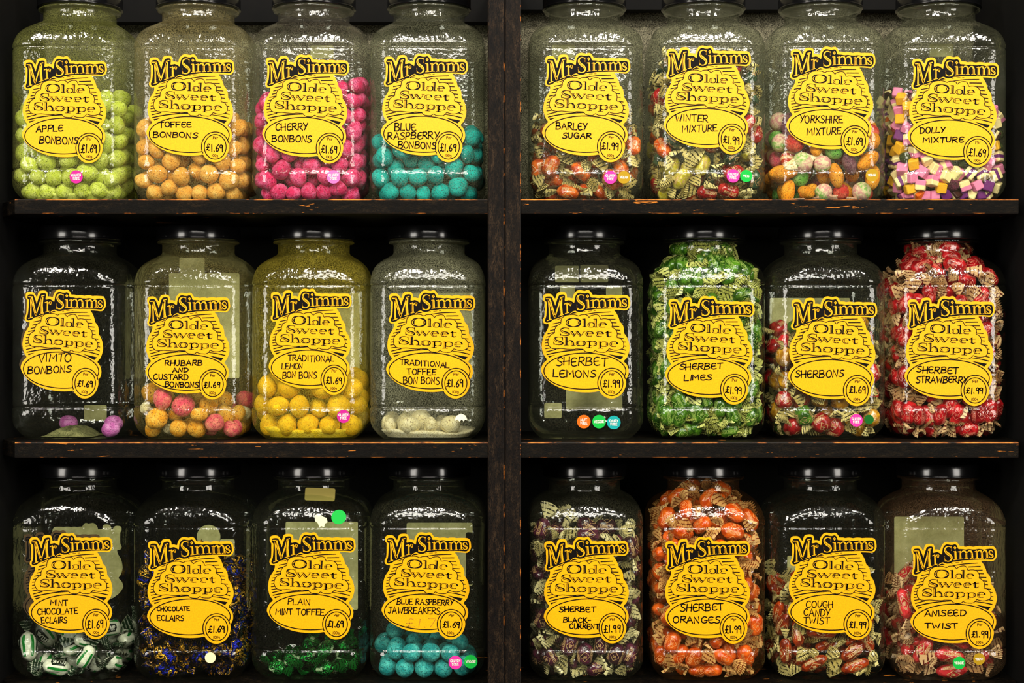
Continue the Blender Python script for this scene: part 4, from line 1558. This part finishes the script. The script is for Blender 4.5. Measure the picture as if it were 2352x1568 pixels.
def heap(name, r, c, h, label, mat, seed, w=.92, cx=0.0, hump=.004):
    """powder lying on a jar's base, one object"""
    g = np.random.default_rng(seed)
    bm = bmesh.new()
    n, m = 40, 8
    ph = g.uniform(0, 6.28, 6)
    top, low = [], []
    for k in range(m + 1):
        f = k / m
        rt, rl = [], []
        for j in range(n):
            a = 2 * math.pi * j / n
            hh = h + hump * (1 - f * f) + .0018 * math.sin(3 * a + ph[0] + 4 * f) * f + .001 * math.sin(7 * a + ph[1])
            hh = max(hh, .003)
            wj = (np.interp(max(hh - .0005, 0), PH, PW) - .0012) * w
            rc = np.interp(hh, PH, PRC)
            cs, sn = math.cos(a), math.sin(a)
            pn = 5.0
            rad = wj / ((abs(cs) ** pn + abs(sn) ** pn) ** (1 / pn)) * f
            rad *= 1 if w > .9 else (1 + .1 * math.sin(2 * a + ph[2]) + .08 * math.sin(5 * a + ph[3]))
            zz = hh if w > .9 else max(.0022, hh * (1 - f ** 3))
            rt.append(bm.verts.new((rad * cs + cx * (1 - f * .2), rad * sn, zz)))
        top.append(rt)
    for A, B in zip(top, top[1:]):
        for j in range(n):
            k = (j + 1) % n
            bm.faces.new((A[j], B[j], B[k], A[k]))
    skirt = top[-1]
    for q in (.6, .2, 0.0):
        cur = []
        for v in top[-1]:
            z = v.co.z * q + .0016 * (1 - q)
            wj = (np.interp(max(z - .0005, 0), PH, PW)) / max(np.interp(v.co.z, PH, PW), 1e-5) if w > .9 else 1.0
            cur.append(bm.verts.new((v.co.x * wj, v.co.y * wj, z)))
        for j in range(n):
            k = (j + 1) % n
            bm.faces.new((skirt[j], cur[j], cur[k], skirt[k]))
        skirt = cur
    bmesh.ops.remove_doubles(bm, verts=bm.verts, dist=1e-6)
    o = link_mesh(name, bm, mat, None, True)
    o.location = (JX[c], JY, JZ[r] + GAP)
    tag(o, label, 'powder', kind='stuff')


def bonbons(r, c, n, rad, fill_h, key, nm, words, seed, **kw):
    COUNT[(r, c)] = place_balls(r, c, n, rad, fill_h, [(1, nm, words, 'bonbon', lumps(BB[key]), 1.04)], seed, f'bonbons in the {JNAME[(r, c)]} jar', **kw)


# top shelf
bonbons(0, 0, 250, .0103, .128, 'apple', 'apple_bonbon', 'pale green sugar-dusted bonbon', 1, floor=.004)
heap('sugar_powder', 0, 0, .011, 'yellow green sugar powder at the bottom of the Apple Bonbons jar', powder_mat('green_powder', (196, 206, 84), (226, 230, 130), (96, 100, 30)), 3, hump=.001)
bonbons(0, 1, 196, .0103, .102, 'toffee', 'toffee_bonbon', 'tan sugar-dusted bonbon', 2)
bonbons(0, 2, 276, .0103, .130, 'cherry', 'cherry_bonbon', 'speckled pink bonbon', 3, tilt=(.25, 0))
bonbons(0, 3, 145, .0104, .085, 'blue', 'blue_raspberry_bonbon', 'turquoise bonbon', 4)

TWC = twist_mat('striped_cream_wrapper', (248, 230, 156), (40, 28, 16))
TWG = twist_mat('striped_green_wrapper', (226, 226, 134), (30, 46, 10))
TWP = twist_mat('striped_pink_wrapper', (242, 202, 150), (96, 14, 14))
TWO = twist_mat('striped_orange_wrapper', (246, 196, 122), (140, 44, 12))
TWD = twist_mat('striped_dark_wrapper', (246, 234, 178), (22, 10, 18))
PRINT = flat_mat('pale_wrapper_print', (206, 164, 112), 0.4)
FILM = {
 'barley': glossy_mat('barley_film', (176, 58, 10), (226, 108, 30)), 'green': glossy_mat('lime_film', (30, 66, 10), (78, 122, 28)),
 'dark': glossy_mat('dark_green_film', (24, 42, 28), (60, 84, 60)), 'yellow': glossy_mat('yellow_film', (176, 160, 30), (222, 206, 84)),
 'red': glossy_mat('red_film', (132, 8, 16), (196, 28, 36)), 'orange': glossy_mat('orange_film', (196, 62, 8), (232, 100, 24)),
 'plum': glossy_mat('purple_film', (40, 12, 26), (84, 28, 52)), 'amber': glossy_mat('amber_film', (170, 108, 8), (226, 164, 36)),
 'brown': glossy_mat('brown_film', (120, 32, 10), (190, 66, 18)), 'rose': glossy_mat('rose_film', (170, 14, 26), (224, 52, 60)),
}
OVAL_ = [ellip_mesh('wrapped_sweet', .0135, .0094, i) for i in range(4)]
OVAL = [with_mats(m_, None, PRINT) for m_ in OVAL_]


def ovals(c):
    pm = flat_mat('wrapper_print', c, 0.4)
    return [with_mats(m_, None, pm) for m_ in OVAL_]



LONG = [with_mats(ellip_mesh('wrapped_stick', .0180, .0078, 20 + i), None, PRINT) for i in range(3)]
BALL = [with_mats(ellip_mesh('wrapped_ball', .0118, .0112, 40 + i), None, PRINT) for i in range(3)]


def wrapped(r, c, n, fill_h, kinds, seed, **kw):
    COUNT[(r, c)] = place_wrapped(r, c, n, fill_h, kinds, seed, f'sweets in the {JNAME[(r, c)]} jar', **kw)


wrapped(0, 4, 86, .100, [(1, 'barley_sugar', 'orange brown wrapped sweet', 'sweet', OVAL, FILM['barley'], TWC)], 5)
wrapped(0, 5, 166, .135, [(3, 'wrapped_sweet', 'yellow wrapped sweet', 'sweet', OVAL, FILM['yellow'], TWC), (3, 'wrapped_sweet', 'dark green wrapped sweet', 'sweet', OVAL, FILM['dark'], TWC),
                          (3, 'wrapped_sweet', 'red wrapped sweet', 'sweet', OVAL, FILM['red'], TWC), (2, 'wrapped_sweet', 'orange wrapped sweet', 'sweet', OVAL, FILM['barley'], TWC)], 6)
# Yorkshire mixture: unwrapped boiled sweets of many shapes
FISH = fish_mesh()
CYL = [lump_mesh('boiled_log', 95 + i, .05, (1.5, .8, .8)) for i in range(2)]
HALF = NT('two_tone_boiled_sugar')
hv = HALF.per_object()
sep = HALF.n('ShaderNodeSeparateXYZ'); HALF.l(HALF.obj(), sep.inputs[0])
hc = HALF.ramp(HALF.math('ADD', HALF.math('MULTIPLY', sep.outputs[0], .5), .5), [(0.42, lin((120, 170, 70))), (0.52, lin((200, 130, 130)))])
HALF.pbr(HALF.mix(HALF.ramp(HALF.noise(3, 3, .6, hv), [(.4, (0, 0, 0)), (.6, (1, 1, 1))]), hc, lin((220, 200, 160))), .7)
STR = NT('striped_red_boiled_sugar')
ws = STR.n('ShaderNodeTexWave', wave_type='BANDS', bands_direction='Y'); ws.inputs['Scale'].default_value = .55; ws.inputs['Distortion'].default_value = 1.5
STR.l(STR.obj(), ws.inputs['Vector'])
STR.pbr(STR.ramp(ws.outputs['Fac'], [(.35, lin((200, 52, 24))), (.5, lin((240, 190, 140)))]), .3, coat=.3)
COUNT[(0, 6)] = place_balls(0, 6, 136, .0112, .098, [
    (2, 'boiled_sweet', 'sugared green boiled sweet', 'sweet', lumps(BB['y_green'], ROUND), 1.0),
    (4, 'boiled_sweet', 'amber boiled sweet', 'sweet', lumps(BB['y_amber'], CYL), .92),
    (2, 'boiled_sweet', 'red boiled sweet', 'sweet', lumps(BB['y_red'], ROUND), .95),
    (2, 'boiled_sweet', 'dusty plum boiled sweet', 'sweet', lumps(BB['y_plum'], CYL), .95),
    (1.5, 'boiled_sweet', 'pink boiled sweet', 'sweet', lumps(BB['y_pink'], LUMPS), .95),
    (1, 'boiled_sweet', 'green and pink two-tone boiled sweet', 'sweet', lumps(HALF.m, ROUND), 1.0),
    (.5, 'boiled_sweet', 'red and white striped boiled sweet', 'sweet', lumps(STR.m, ROUND), 1.0)], 7, 'sweets in the Yorkshire Mixture jar')
fz = link_mesh('fish_sweet', with_mats(FISH, bonbon_mat('cream_boiled_sugar', (236, 214, 160), (250, 236, 200), (170, 130, 80), .3)), None)
fz.location = (wx(1848, .004), .0125, wz(368, .004))
fz.rotation_euler = (math.radians(80), math.radians(-20), 0)
fz.scale = (.0235, .0195, .0195)
tag(fz, 'cream fish-shaped boiled sweet lying below the Yorkshire Mixture label', 'sweet', 'sweets in the Yorkshire Mixture jar')
heap('sugar_powder', 0, 6, .006, 'pinkish sugar powder at the bottom of the Yorkshire Mixture jar', powder_mat('pink_grey_sugar', (204, 150, 120), (230, 196, 160), (110, 60, 60)), 8, hump=.001)

# Dolly mixture: small layered cubes
DM = {k: NT('sugar_' + k).pbr(lin(c_), .55, spec=.3) for k, c_ in (('white', (240, 218, 156)), ('pink', (226, 128, 168)), ('purple', (104, 26, 104)), ('orange', (236, 104, 18)), ('yellow', (236, 172, 30)), ('brown', (54, 20, 14)))}


def dolly(*cols):
    u = list(dict.fromkeys(cols))
    return [with_mats(cube_mesh(i * 7 + len(cols), [u.index(q) for q in cols], (1, 1, 1)), *[DM[q] for q in u]) for i in range(2)]


NUB = [lump_mesh('sugared_jelly', 120 + i, .08, (1, 1, .8), 2) for i in range(2)]
COUNT[(0, 7)] = place_balls(0, 7, 780, .0073, .120, [
    (3.2, 'sugar_cube', 'white and pink layered sugar cube', 'sweet', dolly('white', 'pink'), .80), (3.6, 'sugar_cube', 'white and purple layered sugar cube', 'sweet', dolly('white', 'purple', 'white'), .80),
    (1, 'sugar_cube', 'plain cream sugar cube', 'sweet', dolly('white'), .80), (2, 'sugar_cube', 'pink sugar cube', 'sweet', dolly('pink'), .78), (1.6, 'sugar_cube', 'purple sugar cube', 'sweet', dolly('purple'), .78),
    (1.2, 'sugar_cube', 'orange and white layered sugar cube', 'sweet', dolly('orange', 'white'), .80), (1.6, 'sugar_cube', 'yellow sugar cube', 'sweet', dolly('yellow'), .80), (1.6, 'sugar_cube', 'brown and white layered sugar cube', 'sweet', dolly('brown', 'white', 'brown'), .80),
    (.9, 'jelly_drop', 'dark green sugared jelly drop', 'sweet', lumps(bonbon_mat('green_jelly', (46, 54, 16), (84, 92, 40), (16, 18, 6)), NUB), 1.0),
    (.9, 'jelly_drop', 'dark purple sugared jelly drop', 'sweet', lumps(bonbon_mat('purple_jelly', (60, 10, 30), (104, 40, 64), (20, 4, 10)), NUB), 1.0)], 9, 'sweets in the Dolly Mixture jar', tilt=(-.25, 0))

# middle shelf
def at(px, py, y, r, c):
    """jar-local point seen at a photograph pixel, y behind the jar front"""
    return (wx(px, y) - JX[c], y - JY, wz(py, y) - JZ[r] - GAP)


MA = lumps(BB['mauve'])
pts_m = [(*at(158, 972, .075, 1, 0), .0100), (*at(262, 972, .055, 1, 0), .0100), (*at(253, 990, .028, 1, 0), .0100)]
for (x_, y_, z_, r_), lb in zip(pts_m, ('mauve bonbon half behind the powder mound in the nearly empty jar', 'mauve bonbon behind another at the wall of the nearly empty jar', 'pale mauve bonbon in front at the bottom of the nearly empty jar')):
    o = link_mesh('mauve_bonbon', random.choice(MA), None)
    o.location = (JX[0] + x_, JY + y_, JZ[1] + GAP + max(z_, .0115))
    o.scale = (.0108,) * 3
    tag(o, lb, 'bonbon', 'bonbons in the nearly empty jar')
heap('sugar_powder', 1, 0, .002, 'grey green powder mound at the bottom of the nearly empty jar', powder_mat('grey_green_powder', (100, 100, 62), (150, 146, 96), (40, 40, 24)), 21, w=.62, cx=-.008, hump=.011)
COUNT[(1, 1)] = place_balls(1, 1, 62, .0112, .055, [
    (3, 'custard_bonbon', 'yellow bonbon', 'bonbon', lumps(BB['custard']), 1.03), (2, 'rhubarb_bonbon', 'pink bonbon', 'bonbon', lumps(BB['rhubarb']), 1.03),
    (.8, 'broken_bonbon', 'broken pale bonbon piece', 'bonbon', lumps(BB['white'], CHUNK), .75)], 11, 'bonbons in the Rhubarb and Custard jar', jitter=.2, tilt=(-.1, 0))
bonbons(1, 2, 66, .0128, .078, 'lemon', 'lemon_bonbon', 'large bright yellow bonbon', 12, floor=.004)
heap('sugar_powder', 1, 2, .012, 'yellow sugar powder at the bottom of the Traditional Lemon jar', powder_mat('yellow_powder', (244, 204, 20), (252, 222, 70), (170, 128, 6)), 13, hump=.002)
COUNT[(1, 3)] = place_balls(1, 3, 16, .0112, .02, [
    (1.2, 'toffee_bonbon', 'white sugar-dusted bonbon', 'bonbon', lumps(BB['white']), 1.05), (1.5, 'broken_bonbon', 'broken white bonbon piece', 'bonbon', lumps(BB['white'], CHUNK), .8)],
    14, 'bonbons in the Traditional Toffee jar', jitter=.3, tilt=(-.3, -.3), floor=.004)
heap('sugar_powder', 1, 3, .009, 'white sugar powder at the bottom of the Traditional Toffee jar', powder_mat('white_powder', (236, 222, 176), (248, 240, 206), (150, 122, 80)), 15, hump=.002)
wrapped(1, 5, 520, .222, [(1, 'sherbet_lime', 'green wrapped sweet', 'sweet', ovals((150, 176, 84)), FILM['green'], TWG)], 16)
wrapped(1, 6, 122, .130, [(3, 'wrapped_ball', 'amber wrapped ball', 'sweet', BALL, FILM['amber'], TWC), (3, 'wrapped_ball', 'red wrapped ball', 'sweet', BALL, FILM['red'], TWC), (1, 'wrapped_ball', 'green wrapped ball', 'sweet', BALL, FILM['green'], TWC)],
        17, a=.0118, b=.0112, tl=.0140)
wrapped(1, 7, 400, .205, [(1, 'sherbet_strawberry', 'red wrapped sweet', 'sweet', ovals((214, 112, 96)), FILM['red'], TWP)], 18)

# bottom shelf
WRAPW = glossy_mat('white_wrapper', (196, 200, 178), (230, 232, 210), .3)
INK2, INKG = flat_mat('dark_wrapper_band', (10, 26, 12), .35), flat_mat('green_wrapper_band', (16, 120, 40), .3)
ECL = [with_mats(ellip_mesh('mint_eclair', .0164, .0103, 60 + i, 'band'), None, flat_mat('white_wrapper_letters', (225, 225, 210), .4), INK2, INKG) for i in range(3)]
TWE = twist_mat('dark_green_wrapper', (30, 60, 34), (190, 196, 176))
wrapped(2, 0, 27, .045, [(1, 'mint_eclair', 'white and green wrapped eclair', 'sweet', ECL, WRAPW, TWE)], 19, a=.0164, b=.0103)
GOLD = foil_mat('gold_blue_foil', [(8, 7, 7), (18, 26, 150), (8, 7, 7), (214, 160, 44), (8, 7, 7), (236, 190, 80)], 105)
TWF = foil_mat('gold_foil_twist', [(6, 6, 8), (190, 140, 40), (6, 6, 8), (20, 30, 140), (226, 176, 70), (8, 8, 8)], 130)
FOIL_ = [ellip_mesh('foil_sweet', .0150, .0088, 70 + i, 'none') for i in range(3)]
FOIL = [with_mats(m, None) for m in FOIL_]
wrapped(2, 1, 112, .120, [(1, 'chocolate_eclair', 'gold and blue foil eclair', 'sweet', FOIL, GOLD, TWF)], 20, a=.0150, b=.0088)
GRN = foil_mat('green_foil', [(4, 20, 8), (10, 84, 26), (30, 160, 60), (4, 26, 10), (120, 220, 130)], 170)
TWN = twist_mat('green_foil_twist', (24, 120, 44), (4, 24, 10), .6)
wrapped(2, 2, 17, .02, [(1, 'mint_toffee', 'green foil toffee', 'sweet', [with_mats(ellip_mesh('mint_toffee', .0150, .0088, 90 + i, 'mint'), None, flat_mat('pale_green_letters', (190, 220, 170), .4)) for i in range(3)], GRN, TWN)], 22, a=.0150, b=.0088)
COUNT[(2, 3)] = place_balls(2, 3, 47, .0112, .05, [(1, 'jawbreaker', 'speckled teal jawbreaker ball', 'sweet', lumps(BB['jaw'], ROUND), 1.0)], 23, 'jawbreakers in the Jawbreakers jar', jitter=.03, tilt=(-.2, 0))
wrapped(2, 4, 185, .165, [(1, 'sherbet_blackcurrant', 'dark purple wrapped sweet', 'sweet', OVAL, FILM['plum'], TWD)], 24)
wrapped(2, 5, 240, .182, [(1, 'sherbet_orange', 'orange wrapped sweet', 'sweet', ovals((244, 160, 96)), FILM['orange'], TWO)], 25)
wrapped(2, 6, 106, .11, [(1, 'cough_candy', 'brown wrapped twist', 'sweet', LONG, FILM['brown'], TWC)], 26, a=.0180, b=.0078)
wrapped(2, 7, 98, .10, [(1, 'aniseed_twist', 'red wrapped twist', 'sweet', LONG, FILM['rose'], TWP)], 27, a=.0180, b=.0078)
print('SWEETS', COUNT, sum(COUNT.values()))

# ------------------------------------------------------------------ light, camera
def area(name, loc, target, energy, sx, sy, col=(1, .93, .82), shape='RECTANGLE'):
    l = bpy.data.lights.new(name, 'AREA')
    l.shape = shape
    l.size, l.size_y = sx, sy
    l.energy = energy
    l.color = col
    o = bpy.data.objects.new(name, l)
    o.location = loc
    o.rotation_euler = (Vector(target) - Vector(loc)).to_track_quat('-Z', 'Y').to_euler()
    C.objects.link(o)
    return o


tgt = (0, 0, CZ)
for i, (x, y, z, e) in enumerate(((-1.05, -1.15, 1.15, 11), (-.30, -1.35, 1.15, 12), (.35, -1.15, 1.15, 12), (1.10, -1.35, 1.15, 11))):
    area('ceiling_lamp', (x, y, CZ + z), (x * .6, 0, CZ), e, .26, .26, shape='DISK')
area('ceiling_light_panel', (0.1, -2.5, CZ + 1.15), (0, 0, CZ - .25), 46, 1.7, .4, (1, .95, .86))

for sx_ in (-1, 1):
    area('side_fill_light', (sx_ * 2.25, -2.5, CZ + .25), (sx_ * .25, 0, CZ - .3), 40, .9, 1.2, (1, .95, .86))  # unseen fill lamps, added at both sides to brighten lower rows and back papers

w = bpy.data.worlds.new('shop')
bpy.context.scene.world = w
w.use_nodes = True
w.node_tree.nodes['Background'].inputs[0].default_value = (1, .9, .75, 1)
w.node_tree.nodes['Background'].inputs[1].default_value = 0.03

cam = bpy.data.cameras.new('camera')
cam.sensor_width = 36
cam.lens = 18 * CAM_D / (1176 * PX)
co = bpy.data.objects.new('camera', cam)
co.location = (0, -CAM_D, CZ)
co.rotation_euler = (math.pi / 2, 0, 0)
C.objects.link(co)
sc_ = bpy.context.scene
sc_.camera = co
sc_.view_settings.view_transform = 'Standard'
sc_.view_settings.look = 'None'
sc_.view_settings.gamma = 1
sc_.view_settings.exposure = 0.0
sc_.cycles.max_bounces = 8
sc_.cycles.diffuse_bounces = 2
sc_.cycles.glossy_bounces = 2
sc_.cycles.transmission_bounces = 2
sc_.cycles.transparent_max_bounces = 10
